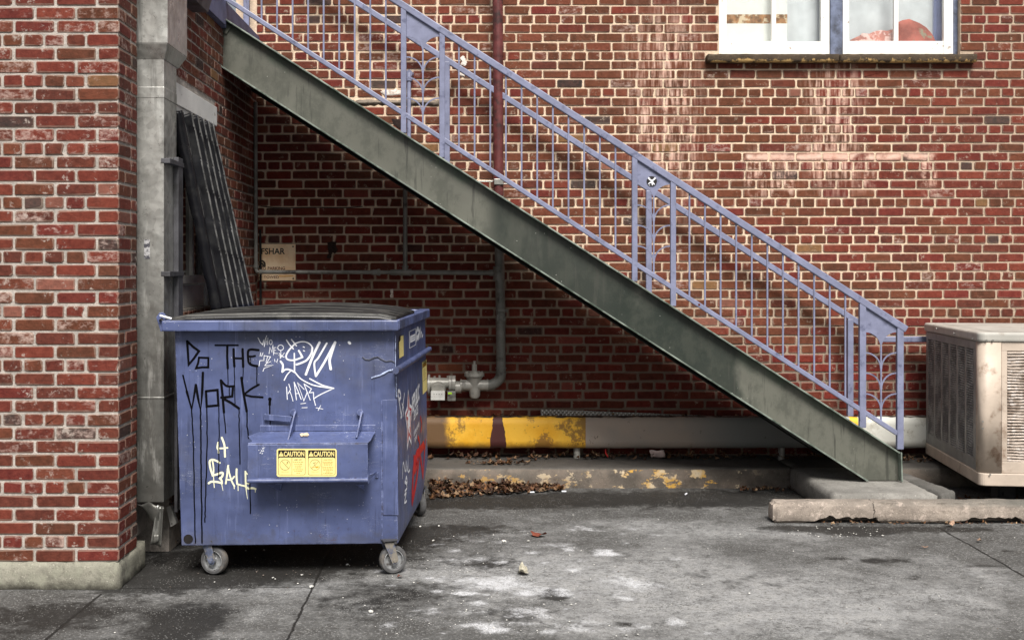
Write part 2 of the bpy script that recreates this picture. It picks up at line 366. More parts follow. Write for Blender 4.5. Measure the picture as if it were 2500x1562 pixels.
# ------------------------------------------------------------------ brickwork
REDS = [(.150,.024,.014),(.130,.022,.014),(.115,.027,.015),(.138,.018,.014),(.100,.024,.015),(.165,.032,.018)]
BRNS = [(.128,.040,.018),(.110,.037,.016),(.138,.043,.020),(.095,.034,.016),(.146,.041,.021)]
ODD = [(.035,.030,.028),(.055,.045,.040),(.20,.11,.045),(.24,.10,.07)]
def brick(mb, o, u, n, a, b, z0, z1, rec, col, jit=.0022):
    """one brick: rounded, slightly irregular face standing rec proud of the mortar; o origin, u along, n outward"""
    if b-a < .012: return
    c = .007; J = lambda s=jit: random.uniform(-s, s)
    a += J(); b += J(); z0 += J(.0016); z1 += J(.0016)
    ch = [c*random.uniform(.4, 1.5) for _ in range(4)]
    pr = rec+random.uniform(-.0015, .0025)
    out = [(a+ch[0],z0),(b-ch[1],z0),(b,z0+ch[1]),(b,z1-ch[2]),(b-ch[2],z1),(a+ch[3],z1),(a,z1-ch[3]),(a,z0+ch[0])]
    if random.random() < .05:
        i = random.choice([0,2,4,6]); q = out[i]; out[i] = (q[0]+(.012 if i in (0,6) else -.012), q[1])
    cx = (a+b)/2; cz = (z0+z1)/2; k = lambda: random.choice((.002,.003,.0035,.005,.009))
    inn = [(x+(k() if x < cx else -k()), z+(k() if z < cz else -k())) for x, z in out]
    def T(p, d): return o+u*p[0]+n*d+Vector((0,0,p[1]))
    vs = [T(p, -.004) for p in out]+[T(p, pr-.0025) for p in out]+[T(p, pr) for p in inn]
    fs = [(i, (i+1)%8, 8+(i+1)%8, 8+i) for i in range(8)]+[(8+i, 8+(i+1)%8, 16+(i+1)%8, 16+i) for i in range(8)]+[tuple(range(16, 24))]
    mb.add(vs, fs, 0, col)
    q = tuple(col[i]*.72+.28*(.50,.42,.34)[i] for i in range(3))+(col[3],)
    for i in range(-17, -1): mb.c[i] = q
def pick(pr=.5, odd=.03, worn=.12):
    r = random.random()
    c = random.choice(ODD) if r < odd else random.choice(REDS if random.random() < pr else BRNS)
    k = random.uniform(.82, 1.16); wv = random.uniform(.45, 1) if random.random() < worn else random.uniform(0, .3)
    return (c[0]*k, c[1]*k, c[2]*k, wv)
def courses(mb, o, u, n, a0, a1, zc0, pitch, k0, k1, hdr, holes=(), L=.2097, joint=.0128, prf=None, rec=.006, ends=False, zmin=-9, zmax=9):
    for k in range(k0, k1):
        zc = zc0+pitch*k; z0 = zc-pitch/2+joint*.45; z1 = zc+pitch/2-joint*.45
        z0 = max(z0, zmin); z1 = min(z1, zmax)
        if z1-z0 < .012: continue
        h = hdr(k); mod = L/2 if h else L
        ph = (.03 if h else (.0 if k % 2 else L/2))+random.uniform(-.012, .012)
        if ends: ph = 0 if h else (0 if k % 2 else L/2)
        x = a0-mod-((a0-ph) % mod)+mod if not ends else a0-(0 if (h or k % 2) else L/2)
        while x < a1:
            xa, xb = max(x, a0-.001)+joint/2*(1 if x > a0 or not ends else 0), min(x+mod, a1)-joint/2*(1 if x+mod < a1-.002 else 0)
            segs = [(xa, xb)]
            for (h0, h1, zz0, zz1) in holes:
                if z1 > zz0+.012 and z0 < zz1-.012:
                    ns = []
                    for (p, q) in segs:
                        if q <= h0 or p >= h1: ns.append((p, q))
                        else:
                            if p < h0: ns.append((p, h0-joint*.3))
                            if q > h1: ns.append((h1+joint*.3, q))
                    segs = ns
            for (p, q) in segs: brick(mb, o, u, n, p, q, z0, z1, rec, (prf or pick)(*([(p+q)/2, zc] if prf else [])))
            x += mod
def sheet(mb, o, u, a0, a1, z0, z1, holes, m=1):
    """mortar plane with rectangular holes"""
    xs = sorted({a0, a1}|{v for h in holes for v in h[:2] if a0 < v < a1}); zs = sorted({z0, z1}|{v for h in holes for v in h[2:] if z0 < v < z1})
    for i in range(len(xs)-1):
        for j in range(len(zs)-1):
            cx = (xs[i]+xs[i+1])/2; cz = (zs[j]+zs[j+1])/2
            if any(h[0] < cx < h[1] and h[2] < cz < h[3] for h in holes): continue
            q = [(xs[i],zs[j]),(xs[i+1],zs[j]),(xs[i+1],zs[j+1]),(xs[i],zs[j+1])]
            mb.add([o+u*x+Vector((0,0,z)) for x, z in q], [(0,1,2,3)], m)
X = Vector((1,0,0)); Y = Vector((0,1,0)); Z = Vector((0,0,1))
def wx(px): return (px-PX)/310
def wz(py): return H-(py-PY)/310

# back building
bb = thing('brick_building', 'long red brown brick wall with cream mortar rising behind the stairs', 'building', (1.5, YW, 0))
WIN = (wx(1755), wx(2344), wz(135), 5.0)
OLD = (wx(868), wx(1068), wz(240), 5.0)
SILL = (wx(858), wx(1075), wz(262), wz(240))
SILW = (wx(1722), wx(2376), wz(158), wz(136))
def wallcol(x, z):
    t = min(1, max(0, (x-.1)/.8)) if z > 1.35 else 0
    pr = .18 if (0 < x < 2.7 and z > 1.3) else .5
    if x > 2.9: pr = .72
    c = pick(pr, .025, .09 if z > 1.2 else .03)
    if z < 1.75-.62*x or z < .9:       # bricks below the stair slope: stair shade painted as deeper red
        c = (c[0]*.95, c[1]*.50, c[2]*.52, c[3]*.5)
    return c
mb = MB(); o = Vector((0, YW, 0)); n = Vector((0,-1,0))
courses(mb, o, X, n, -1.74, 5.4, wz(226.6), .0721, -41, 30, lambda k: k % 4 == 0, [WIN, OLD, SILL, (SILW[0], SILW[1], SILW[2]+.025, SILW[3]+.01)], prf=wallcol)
courses(mb, o, X, n, OLD[0]+.012, OLD[1]-.008, wz(240)+.037, .0728, 0, 30, lambda k: False, [], prf=lambda x, z: pick(.35, .16, .4), joint=.015)
sheet(mb, o-n*-.0, X, -1.9, 5.6, 0, 5.0, [(WIN[0], WIN[1], WIN[2], 5.01)])
for a, b in [((-1.9, YW+.004, 0), (WIN[0], YW+.3, 5.0)), ((WIN[1], YW+.004, 0), (5.6, YW+.3, 5.0)), ((WIN[0], YW+.004, 0), (WIN[1], YW+.3, WIN[2]))]:
    mb.box(a, b, 1)
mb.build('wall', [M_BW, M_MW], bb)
def stone(k, cc):
    x = k.xyz(); return k.mix(k.mul(k.m('SUBTRACT', 1.0, k.ss(k.m('ADD', x[2], k.m('MULTIPLY_ADD', k.noise(24, 6, .7), .16, -.08)), wz(159)+.006, wz(159)+.028)), k.ss(x[1], YW-.03, YW-.07)), cc, (.50,.33,.13))
M_SILL = m_conc('sill_stone_dark', (.085,.062,.042), (.02,.018,.015), .7, 7, True, stone)
mb = MB(); rough_box(mb, (SILW[0], YW-.08, SILW[2]+.006), (wx(2043), YW+.05, SILW[3]), .02, .004, 22, ch=.004); rough_box(mb, (wx(2044), YW-.08, SILW[2]+.006), (SILW[1], YW+.05, SILW[3]), .02, .004, 22, ch=.004)
weld(mb.build('window_sill', M_SILL, bb, True))
mb = MB(); rough_box(mb, (SILL[0], YW-.015, SILL[2]+.003), (SILL[1], YW+.02, SILL[3]-.003), .03, .005, 12)
weld(mb.build('stone_lintel', m_conc('old_sill_stone', (.23,.19,.155), (.07,.055,.045), .7, 6), bb, True))
# patch of white paint and foam left on the wall
M_FIL = m_simple('white_filler', (.74,.68,.62), .8, 0, .15, 30, (.5,.42,.36), 40, .5, .6)
M_SPL = m_simple('spalled_brick_dark', (.022,.012,.010), .95, 0, .4, 60)
pl = (Vector((0, YW-.009, 0)), X, Z, n)
def rag(pts, m, nm):
    """irregular flat patch of filler, paint or spalling on the wall"""
    mb = MB(); q = [(wx(x), wz(y)) for x, y in pts]; r = []
    for i in range(len(q)):
        a, b = q[i], q[(i+1) % len(q)]
        for t in (0, .25, .5, .75): r.append((a[0]+(b[0]-a[0])*t+random.uniform(-.004, .004), a[1]+(b[1]-a[1])*t+random.uniform(-.004, .004)))
    c = (sum(p[0] for p in r)/len(r), sum(p[1] for p in r)/len(r)); f = lambda p, d: Vector((p[0], YW-d, p[1]))
    v = [f(c, .012)]+[f((c[0]+(p[0]-c[0])*.7, c[1]+(p[1]-c[1])*.7), .0115) for p in r]+[f(p, .008) for p in r]; k = len(r)
    mb.add(v, [(0, 1+i, 1+(i+1)%k) for i in range(k)]+[(1+i, 1+k+i, 1+k+(i+1)%k, 1+(i+1)%k) for i in range(k)]); mb.build(nm, m, bb)
rag([(928,225),(938,219),(962,221),(968,217),(973,221),(1000,220),(1004,228),(998,233),(940,233)], M_FIL, 'paint_patch')
rag([(1123,142),(1131,136),(1137,144),(1140,154),(1136,162),(1124,158),(1127,150)], M_FIL, 'paint_patch')
rag([(1116,172),(1124,169),(1133,178),(1134,187),(1122,186)], M_FIL, 'paint_patch')
rag([(954,706),(960,706),(961,727),(953,727)], M_FIL, 'paint_patch')
rag([(800,591),(822,589),(820,602),(826,612),(818,620),(811,616),(808,630),(797,632),(803,618),(799,606)], M_SPL, 'spalled_patch')
rag([(956,290),(978,292),(990,302),(1003,300),(1000,312),(975,316),(962,306)], M_SPL, 'spalled_patch')

# window of the back building
wy = YW+.045                                     # sash plane, set back in the wall
SW = F/wy; def_w = lambda px, py: ((px-PX)/SW, H-(py-PY)/SW)
wf = MB(); top = 5.0
xa, _ = def_w(1752, 0); xb, _ = def_w(2348, 0); x1, _ = def_w(2026, 0); x2, _ = def_w(2057, 0); zb = WIN[2]
wf.box((xa-.03, wy+.012, zb), (xa+.014, wy+.10, top)); wf.box((def_w(2327,0)[0], wy+.004, zb), (xb+.03, wy+.10, top)); wf.box((x1+.001, wy-.012, zb), (x2-.001, wy+.10, top))
wf.box((xa+.016, wy+.03, zb-.004), (def_w(2327,0)[0]-.002, wy+.12, zb+.012))
win = wf.build('window', M_JAMB, bb, bevel=.003)
M_GLASS = M('window_glass', .02); kk = M_GLASS
tr = kk.n('BsdfTransparent'); tr.inputs[0].default_value = (.93,.95,.95,1); gl = kk.n('BsdfGlossy'); gl.inputs['Roughness'].default_value = .03
mxs = kk.n('MixShader'); fr = kk.n('Fresnel'); fr.inputs[0].default_value = 1.5
bmp = kk.n('Bump'); bmp.inputs['Strength'].default_value = .15; bmp.inputs['Distance'].default_value = .02; kk.set(bmp.inputs['Height'], kk.noise(6, 2)); kk.set(gl.inputs['Normal'], bmp.outputs[0])
lw = kk.n('LayerWeight'); lw.inputs[0].default_value = .5; kk.set(mxs.inputs[0], kk.m('MULTIPLY_ADD', kk.m('POWER', lw.outputs[1], 4.0), .6, .05)); kk.t.links.new(tr.outputs[0], mxs.inputs[1]); kk.t.links.new(gl.outputs[0], mxs.inputs[2]); kk.t.links.new(mxs.outputs[0], kk.out.inputs[0])
def sash(pxl, pxr, gl0, gl1, m0, m1, pyb, pyg):
    a = def_w(pxl, pyb); b = def_w(pxr, pyb); g0 = def_w(gl0, pyg); g1 = def_w(gl1, pyg); c0 = def_w(m0, 0)[0]; c1 = def_w(m1, 0)[0]
    mb = MB(); mb.box((a[0], wy-.004, a[1]), (g0[0], wy+.04, top)); mb.box((g1[0], wy-.004, a[1]), (b[0], wy+.04, top)); mb.box((g0[0]+.0005, wy-.0015, a[1]+.001), (g1[0]-.0005, wy+.04, g0[1]))
    ob = mb.build('sash', M_WHT, win, bevel=.003)
    mb = MB(); mb.box((c0, wy+.002, g0[1]+.001), (c1, wy+.036, top)); mb.build('muntin', M_WHT, win, bevel=.004)
    mb = MB()
    for p, q in ((g0[0], c0), (c1, g1[0])): mb.box((p+.001, wy+.018, g0[1]+.001), (q-.001, wy+.022, top))
    mb.build('pane', M_GLASS.mat, win)
sash(1755, 2025, 1774, 2004, 1884, 1895, 133, 102)
sash(2057.5, 2326.5, 2073, 2304, 2183, 2194, 133, 101)
# inside the room; blind and cloths are added shapes for window reflections
room = MB(); ix0, ix1 = xa-.4, xb+.4
room.box((ix0, wy+1.6, 1.9), (ix1, wy+1.7, 5.2)); room.box((ix0-.1, YW+.31, 1.9), (ix0, wy+1.6, 5.2)); room.box((ix1, YW+.31, 1.9), (ix1+.1, wy+1.6, 5.2)); room.box((ix0, YW+.31, 2.2), (ix1, wy+1.6, 2.3))
room.build('room_interior', m_simple('room_plaster', (.45,.45,.47), .9), bb)
M_CUR = m_simple('curtain_grey', (.74,.74,.76), .9, 0, .12, 5); M_CURB = m_simple('curtain_lilac', (.40,.43,.68), .9, 0, .15, 4); M_REFW = m_simple('reflection_white', (.92,.90,.86), .9, 0, .03)
def curtain(name, px0, px1, amp, nf, mats, lab, depth=.13, mi=None):
    mb = MB(); s = F/(wy+depth); xa_, xb_ = (px0-PX)/s, (px1-PX)/s
    def f(u, v): return Vector((xa_+(xb_-xa_)*u, wy+depth+amp*sin(u*nf*2*pi)+amp*.4*sin(u*nf*5+v*3), 2.9+2.2*v))
    mb.grid(f, 60, 30)
    if mi:
        for i in range(len(mb.m)):
            c = sum((Vector(mb.v[j]) for j in mb.f[i]), Vector())/4; mb.m[i] = mi(c.x, c.z)
    return tag(mb.build(name, mats, None, True, solid=.003), lab, 'curtain')
zc_ = lambda py: H-(py-PY)/(F/(wy+.10))
def refl_band(x, z):
    e = .012*sin(x*21)+.008*sin(x*47+1)
    return 1 if zc_(60)+e < z < zc_(24)+e*.7-.02*x else 0
M_REFB = m_simple('reflection_brown', (.36,.17,.07), .9, 0, .55, 22, (.8,.62,.42), 16, .52, .60)
curtain('curtain', 1765, 1922, .002, 2, [M_REFW, M_REFB], 'reflection of a sunlit building modelled as a white and brown sheet behind the left half of the left window', .10, refl_band)  # added sheet imitating a sunlit building mirrored in the glass
curtain('curtain', 1905, 2002, .008, 2, [M_CUR, M_CURB], 'pale curtain shading to lilac, behind the right half of the left window', .13, lambda x, z: 0)
curtain('curtain', 1998, 2026, .006, 1, [M_CURB], 'narrow lilac blue curtain at the right edge of the left window', .135)
curtain('curtain', 2058, 2280, .008, 3, [M_CUR], 'plain light grey curtain behind the red reflection shapes in the right window', .16)
curtain('curtain', 2278, 2326, .01, 2, [M_CURB], 'lilac curtain gathered at the right edge of the right window', .15)
def cloth(name, poly, lab, c):  # cloth shapes added to stand for reflections in the panes
    s = F/(wy+.11); mb = MB(); pts = [((x-PX)/s, H-(y-PY)/s) for x, y in poly]
    cx = sum(p[0] for p in pts)/len(pts); zb_ = min(p[1] for p in pts)
    def f(u, v):
        t = u*(len(pts)-1); i = min(int(t), len(pts)-2); t -= i; x = pts[i][0]*(1-t)+pts[i+1][0]*t; z = pts[i][1]*(1-t)+pts[i+1][1]*t
        return Vector((cx+(x-cx)*v, wy+.11-.05*sqrt(max(0, 1-v*v)), zb_-.1+(z-zb_+.1)*v))
    mb.grid(f, 40, 10); return tag(mb.build(name, c, None, True), lab, 'window reflection')
cloth('reflection_cloth', [(2188,112),(2190,56),(2203,50),(2220,47),(2245,57),(2262,68),(2276,84),(2290,112)], 'rusty red reflection shaped as a rounded heap, behind the right pane of the right window', m_simple('reflection_red', (.42,.12,.09), .9, 0, .3, 9, (.30,.26,.18), 7, .55, .6))
cloth('reflection_cloth', [(2073,112),(2076,98),(2098,88),(2104,82),(2122,83),(2135,77),(2150,74),(2165,76),(2180,72),(2192,66),(2194,112)], 'pinkish red reflection shaped as a low crumpled heap, behind the left pane of the right window', m_simple('reflection_pink', (.50,.20,.16), .9, 0, .35, 12, (.75,.5,.46), 10, .5, .56))

# left building: brick pier and the return wall behind it
lb = thing('brick_building', 'weathered red brick pier and side wall with grey mortar at the left', 'building', (-2.2, 5.9, 0))
PXR = -1.80; PY0 = 5.893; RX = -1.74; RY0 = 6.66
hk = lambda k: k in (1, 5, 10, 14, 18, 22, 26, 30, 35, 38) or k > 45 and k % 4 == 0      # counted from the lowest course
zc0 = H-(1355-PY)/487; pit = 33.05/487
mb = MB(); o = Vector((0, PY0, 0))
def piercol(x, z): c = pick(.80, .05, .42); return (c[0]*.88, c[1]*.82, c[2]*.85, c[3])
# front face, laid out from the corner
for k in range(0, 66):
    zc = zc0+pit*k; z0 = zc-pit/2+.0058; z1 = zc+pit/2-.0058
    h = hk(k); x = PXR; first = True
    while x > -3.3:
        L_ = (.105 if h else .2085) if not first else (.105 if (k % 2 and not h) or False else (.16 if h else .2085))
        brick(mb, o, X, n, max(x-L_+.0065, -3.3), x+(.005 if first else -.0065), z0, z1, .005, piercol(x, zc)); x -= L_; first = False
    y = PY0; first = True; o2 = Vector((PXR, 0, 0))
    while y < 6.19:
        L_ = .2085 if not first else (.2085 if (k % 2 or h) else .105)
        brick(mb, o2, Y, X, y+(.002 if first else .0065), min(y+L_-.0065, 6.205), z0, z1, .005, piercol(y, zc)); y += L_; first = False
mb.box((-4.5, PY0, .134), (PXR, 6.20, 4.6), 1); mb.box((-4.5, 6.205, .134), (-1.87, RY0-.005, 4.6), 1)
RW = (RY0+.03, 7.715, 1.36, 2.54)
o3 = Vector((RX, 0, 0)); LT = (RY0-.1, 7.765, 2.54, 2.665)
courses(mb, o3, Y, X, RY0, YW-.006, zc0, pit, -1, 46, lambda k: k % 5 == 2, [RW, LT], prf=lambda x, z: pick(.6, .04, .30 if x < 7.9 else .1), zmin=.14, zmax=3.235)
sheet(mb, o3, Y, RY0, YW+.02, 0, 3.235, [RW]); mb.box((-1.98, RY0, 0), (RX-.005, RW[0], 3.235), 1); mb.box((-1.98, RW[1], 0), (RX-.005, YW, 3.235), 1)
mb.box((-1.98, RW[0], 0), (RX-.005, RW[1], RW[2]), 1); mb.box((-1.98, RW[0], RW[3]), (RX-.005, RW[1], 3.235), 1)
mb.build('wall', [M_BP, M_MP], lb)
def mossy(k, cc):
    cc = k.mix(k.mul(k.ss(k.noise(9, 6, .7), .45, .6), .6), cc, (.30,.30,.24)); x = k.xyz()
    return k.mix(k.mul(k.ss(k.m('ADD', x[2], k.m('MULTIPLY', k.noise(9, 6, .7), .12)), .11, .05), .8), cc, (.035,.032,.026))
mb = MB(); rough_box(mb, (-3.4, PY0-.014, -.03), (PXR+.012, 6.36, .137), .03, .005, 7, ch=.010)
weld(mb.build('foundation', m_conc('plinth_concrete', (.30,.29,.24), (.07,.065,.05), .6, 6, True, mossy), lb, True))
mb = MB(); mb.box((RX-.02, LT[0]+.07, LT[2]), (RX+.022, LT[1], LT[3])); mb.box((RX-.02, RW[0], RW[3]-.035), (RX+.010, RW[1], RW[3]-.001))
mb.build('lintel', M_WHT, lb, bevel=.003)
# side window
M_DGL = M('dark_reflecting_glass', .04, 0, .9).col((.012,.013,.015)); M_DGL.b.inputs['Coat Weight'].default_value = .6; M_DGL = M_DGL.mat
M_ALU = m_simple('window_aluminium', (.72,.71,.68), .45, .1, .12, 10)
mb = MB(); wx0 = RX-.05; zs0 = 1.51; ym = 7.32
mb.box((wx0-.03, RW[0], zs0), (wx0+.02, RW[0]+.05, RW[3]-.04)); mb.box((wx0-.03, RW[1]-.06, 1.36), (wx0+.02, RW[1], RW[3]-.04)); mb.box((wx0-.03, RW[0]+.05, zs0), (wx0+.026, RW[1]-.06, zs0+.05))
mb.box((wx0-.04, RW[0], 1.362), (wx0+.012, RW[1]-.06, zs0-.012)); mb.box((wx0-.03, ym, zs0+.05), (wx0+.018, ym+.04, RW[3]-.04))
sw = mb.build('window', M_ALU, lb, bevel=.003)
mb = MB(); mb.box((wx0-.02, RW[0]+.05, zs0+.05), (wx0-.004, RW[1]-.06, RW[3]-.04)); mb.build('pane', M_DGL, sw)
# roof edge / landing beam above the return wall
mb = MB(); mb.box((-3.2, 6.95, 3.238), (RX+.03, YW-.02, 3.42)); mb.box((RX+.031, 7.0, 3.238), (RX+.045, 7.93, 3.40)); mb.build('fascia', m_simple('fascia_blue_grey', (.11,.12,.21), .6, 0, .25, 8), lb, bevel=.004)
mb = MB(); mb.prism([Vector((-1.80, 6.55, 3.16)), Vector((-1.64, 6.55, 3.16)), Vector((-1.60, 6.55, 3.30)), Vector((-1.80, 6.55, 3.30))], (0, .62, 0)); mb.build('gutter', M_GDRK, lb, bevel=.004)

# ------------------------------------------------------------------ ground, kerb, pad, wheel stop
NP = 90
blobs_w = [(1227,1320,.05,.035,.8),(1473,1344,.075,.05,1.1),(1122,1368,.13,.06,.55),(1159,1423,.16,.09,.75),(1240,1425,.13,.07,.8),(1327,1440,.12,.07,.7),(1518,1416,.13,.09,.7),(1560,1430,.1,.07,.5),
 (1163,1522,.09,.028,1.1),(1213,1534,.07,.03,1.1),(1040,1490,.10,.05,.7),(950,1522,.06,.04,.7),(1400,1382,.08,.07,.6),(1418,1286,.10,.06,.65),(1350,1325,.08,.05,.5),(1300,1345,.07,.04,.4),(1390,1330,.06,.06,.5),
 (1290,1303,.06,.04,.35),(1180,1360,.05,.05,.5),(905,1494,.03,.02,.9),(1290,1490,.06,.04,.5),(1060,1410,.08,.04,.5),(1700,1450,.25,.2,.22),(1950,1500,.35,.2,.2),(1640,1340,.2,.12,.18)]
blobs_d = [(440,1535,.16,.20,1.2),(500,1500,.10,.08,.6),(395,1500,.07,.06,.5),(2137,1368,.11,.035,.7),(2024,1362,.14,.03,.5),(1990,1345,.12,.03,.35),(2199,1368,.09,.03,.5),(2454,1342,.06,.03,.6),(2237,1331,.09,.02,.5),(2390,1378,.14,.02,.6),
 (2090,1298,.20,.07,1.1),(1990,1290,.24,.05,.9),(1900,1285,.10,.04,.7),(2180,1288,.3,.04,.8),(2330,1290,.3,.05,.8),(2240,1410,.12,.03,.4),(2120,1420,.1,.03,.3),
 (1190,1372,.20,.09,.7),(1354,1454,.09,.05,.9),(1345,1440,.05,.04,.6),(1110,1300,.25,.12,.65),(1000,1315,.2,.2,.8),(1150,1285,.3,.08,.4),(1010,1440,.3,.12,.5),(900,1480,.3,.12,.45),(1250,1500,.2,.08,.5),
 (400,1400,.4,.20,1.2),(330,1415,.2,.12,.7),(560,1395,.30,.12,.8),(640,1360,.5,.22,1.0),(760,1350,.4,.25,1.0),(900,1370,.22,.08,.5),(700,1395,.12,.02,.5),(800,1375,.1,.03,.4),  # by the dumpster: wet stains plus painted shade beneath it
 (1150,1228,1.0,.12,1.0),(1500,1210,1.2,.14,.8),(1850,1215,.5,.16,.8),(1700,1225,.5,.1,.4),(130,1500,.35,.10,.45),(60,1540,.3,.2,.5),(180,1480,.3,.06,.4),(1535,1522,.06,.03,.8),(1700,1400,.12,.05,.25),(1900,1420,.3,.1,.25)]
gx = np.concatenate([[-40,-15,-6,-3.2], np.linspace(-2.6, 4.9, 430), [5.6,9,20,40]]); gy = np.concatenate([[-40,-15,-5,0,3], np.linspace(4.6, 8.75, 250), [9.4,12]])
GX, GY = np.meshgrid(gx, gy)
def acc(bl):
    a = np.zeros_like(GX)
    for px, py, rx, ry, k in bl:
        x, y = G(px, py); d = ((GX-x)/rx)**2+((GY-y)/(ry*1.6))**2; a += k*np.exp(-d*.9)
    return a
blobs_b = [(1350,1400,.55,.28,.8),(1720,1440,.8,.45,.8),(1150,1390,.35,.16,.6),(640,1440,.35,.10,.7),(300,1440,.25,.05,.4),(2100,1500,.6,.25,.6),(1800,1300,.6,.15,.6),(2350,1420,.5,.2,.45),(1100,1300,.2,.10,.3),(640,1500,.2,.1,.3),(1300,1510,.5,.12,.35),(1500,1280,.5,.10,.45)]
rs = random.Random(4)
for _ in range(110):
    px = rs.gauss(1270, 190); py = rs.uniform(1285, 1545); r_ = rs.uniform(.012, .06); blobs_w.append((px, py, r_, r_*rs.uniform(.35, .8), rs.uniform(.35, .85)))
Wm, Dm, Bm = acc(blobs_w), acc(blobs_d), acc(blobs_b)
me = bpy.data.meshes.new('ground'); nx, ny = len(gx), len(gy)
def gz(x, y): return .004*fbm((x*1.3, y*1.3, 0), 2)-.004 if (-3 < x < 5 and 4 < y < 9) else -.006
me.from_pydata([(x, y, gz(x, y)) for x, y in zip(GX.ravel().tolist(), GY.ravel().tolist())], [], [(j*nx+i, j*nx+i+1, (j+1)*nx+i+1, (j+1)*nx+i) for j in range(ny-1) for i in range(nx-1)])
at = me.color_attributes.new('Col', 'FLOAT_COLOR', 'POINT'); at.data.foreach_set('color', np.stack([Wm.ravel(), Dm.ravel(), Bm.ravel(), 1+0*Wm.ravel()], 1).ravel().astype(np.float32))
me.polygons.foreach_set('use_smooth', [True]*len(me.polygons))
def ground_mat():
    k = M('yard_concrete', .9, 0, .3); a = k.n('VertexColor'); a.layer_name = 'Col'; s = k.n('SeparateColor'); k.set(s.inputs[0], a.outputs[0]); W, D = s.outputs[0], s.outputs[1]
    xyz = k.xyz(); nb = k.noise(2.2, 8, .7); nm = k.noise(8, 8, .72); nf = k.noise(34, 6, .75); nff = k.noise(150, 3, .6)
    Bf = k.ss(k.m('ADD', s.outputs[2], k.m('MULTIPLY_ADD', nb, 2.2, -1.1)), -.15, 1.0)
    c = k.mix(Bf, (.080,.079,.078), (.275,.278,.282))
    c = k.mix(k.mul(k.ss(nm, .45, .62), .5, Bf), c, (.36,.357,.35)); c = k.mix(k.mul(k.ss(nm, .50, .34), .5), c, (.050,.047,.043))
    c = k.mix(k.mul(k.ss(nf, .50, .66), .65), c, (.055,.052,.048)); c = k.mix(k.mul(k.ss(k.noise(70, 5, .75, v=k.mp(loc=(3,2,1))), .53, .66), .55), c, (.40,.40,.39)); c = k.mix(k.mul(k.ss(k.noise(110, 4, .75, v=k.mp(loc=(1,8,1))), .53, .66), .7), c, (.05,.048,.045))
    wm = k.ss(k.m('ADD', k.m('MULTIPLY', W, 1.0), k.m('MULTIPLY_ADD', k.noise(13, 8, .75), 3.2, -1.60)), .30, 1.35)
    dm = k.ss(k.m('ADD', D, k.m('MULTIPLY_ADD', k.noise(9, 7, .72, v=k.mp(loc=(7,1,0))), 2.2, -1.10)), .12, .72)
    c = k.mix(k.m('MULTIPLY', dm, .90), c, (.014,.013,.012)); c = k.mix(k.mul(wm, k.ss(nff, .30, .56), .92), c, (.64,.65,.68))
    # map cracking of the asphalt part, right of the second joint
    ck = k.vor(9, 'DISTANCE_TO_EDGE', k.mp(v=None)); wv = k.n('VectorMath'); wv.operation = 'ADD'
    k.set(wv.inputs[0], k.pos); nn = k.n('TexNoise'); nn.inputs['Scale'].default_value = 9; nn.inputs['Detail'].default_value = 5; k.set(nn.inputs['Vector'], k.pos); k.set(wv.inputs[1], nn.outputs[1])
    ck = k.vor(6, 'DISTANCE_TO_EDGE', wv.outputs[0]); cm = k.mul(k.ss(ck, .035, .0), k.ss(k.noise(2.5, 5), .47, .60))
    c = k.mix(k.m('MULTIPLY', cm, .8), c, (.04,.038,.035)); ag = k.vor(95); c = k.mix(k.mul(k.ss(ag, .30, .12), k.ss(k.noise(3, 5), .40, .58), .6), c, (.045,.043,.040)); ag2 = k.vor(62, v=k.mp(loc=(4,4,4))); c = k.mix(k.mul(k.ss(ag2, .24, .12), k.ss(k.noise(3.5, 5), .42, .60), .6), c, (.48,.48,.47))
    spk = k.vor(75); sm = k.mul(k.ss(k.m('SUBTRACT', .11, spk), 0, .03), k.ss(k.noise(5, 3), .50, .60)); c = k.mix(k.m('MULTIPLY', sm, .8), c, (.62,.61,.58))
    # joints between the slabs
    def joint(p, q, wd, cut=None):
        (x0, y0), (x1, y1) = G(*p), G(*q); L = sqrt((x1-x0)**2+(y1-y0)**2); nx_, ny_ = -(y1-y0)/L, (x1-x0)/L; tx, ty = (x1-x0)/L, (y1-y0)/L
        d = k.m('ADD', k.m('MULTIPLY', xyz[0], nx_), k.m('MULTIPLY_ADD', xyz[1], ny_, -(x0*nx_+y0*ny_)))
        d = k.m('ABSOLUTE', k.m('ADD', d, k.m('MULTIPLY_ADD', k.noise(11, 6, .7), .03, -.015)))
        t = k.m('ADD', k.m('MULTIPLY', xyz[0], tx), k.m('MULTIPLY_ADD', xyz[1], ty, -(x0*tx+y0*ty)))
        e0, e1 = cut or (0, L)
        return k.mul(k.ss(d, wd, wd*.45), k.ss(t, e0-.01, e0+.01), k.ss(t, e1+.01, e1-.01))
    j = k.mx(joint((108,1562), (260,1435), .010, (-3, .75)), joint((700,1562), (811,1333), .008, (-3, 2.4)), joint((300,1433), (748,1430), .007), joint((2296,1288), (2500,1403), .010, (-.05, 5)))
    c = k.mix(k.m('MULTIPLY', j, .95), c, (.012,.011,.010))
    k.col(c); k.rgh(k.m('MULTIPLY_ADD', dm, -.25, .92))
    b = k.bump(k.m('SUBTRACT', k.m('ADD', k.m('MULTIPLY', nf, 1.0), k.m('MULTIPLY', nff, .5)), k.m('MULTIPLY', k.mx(j, cm), 1.6)), .55, .008); k.bump(nm, .3, .02, b)
    return k.mat
me.materials.append(ground_mat()); gr = bpy.data.objects.new('ground', me); COL.objects.link(gr); gr['kind'] = 'structure'

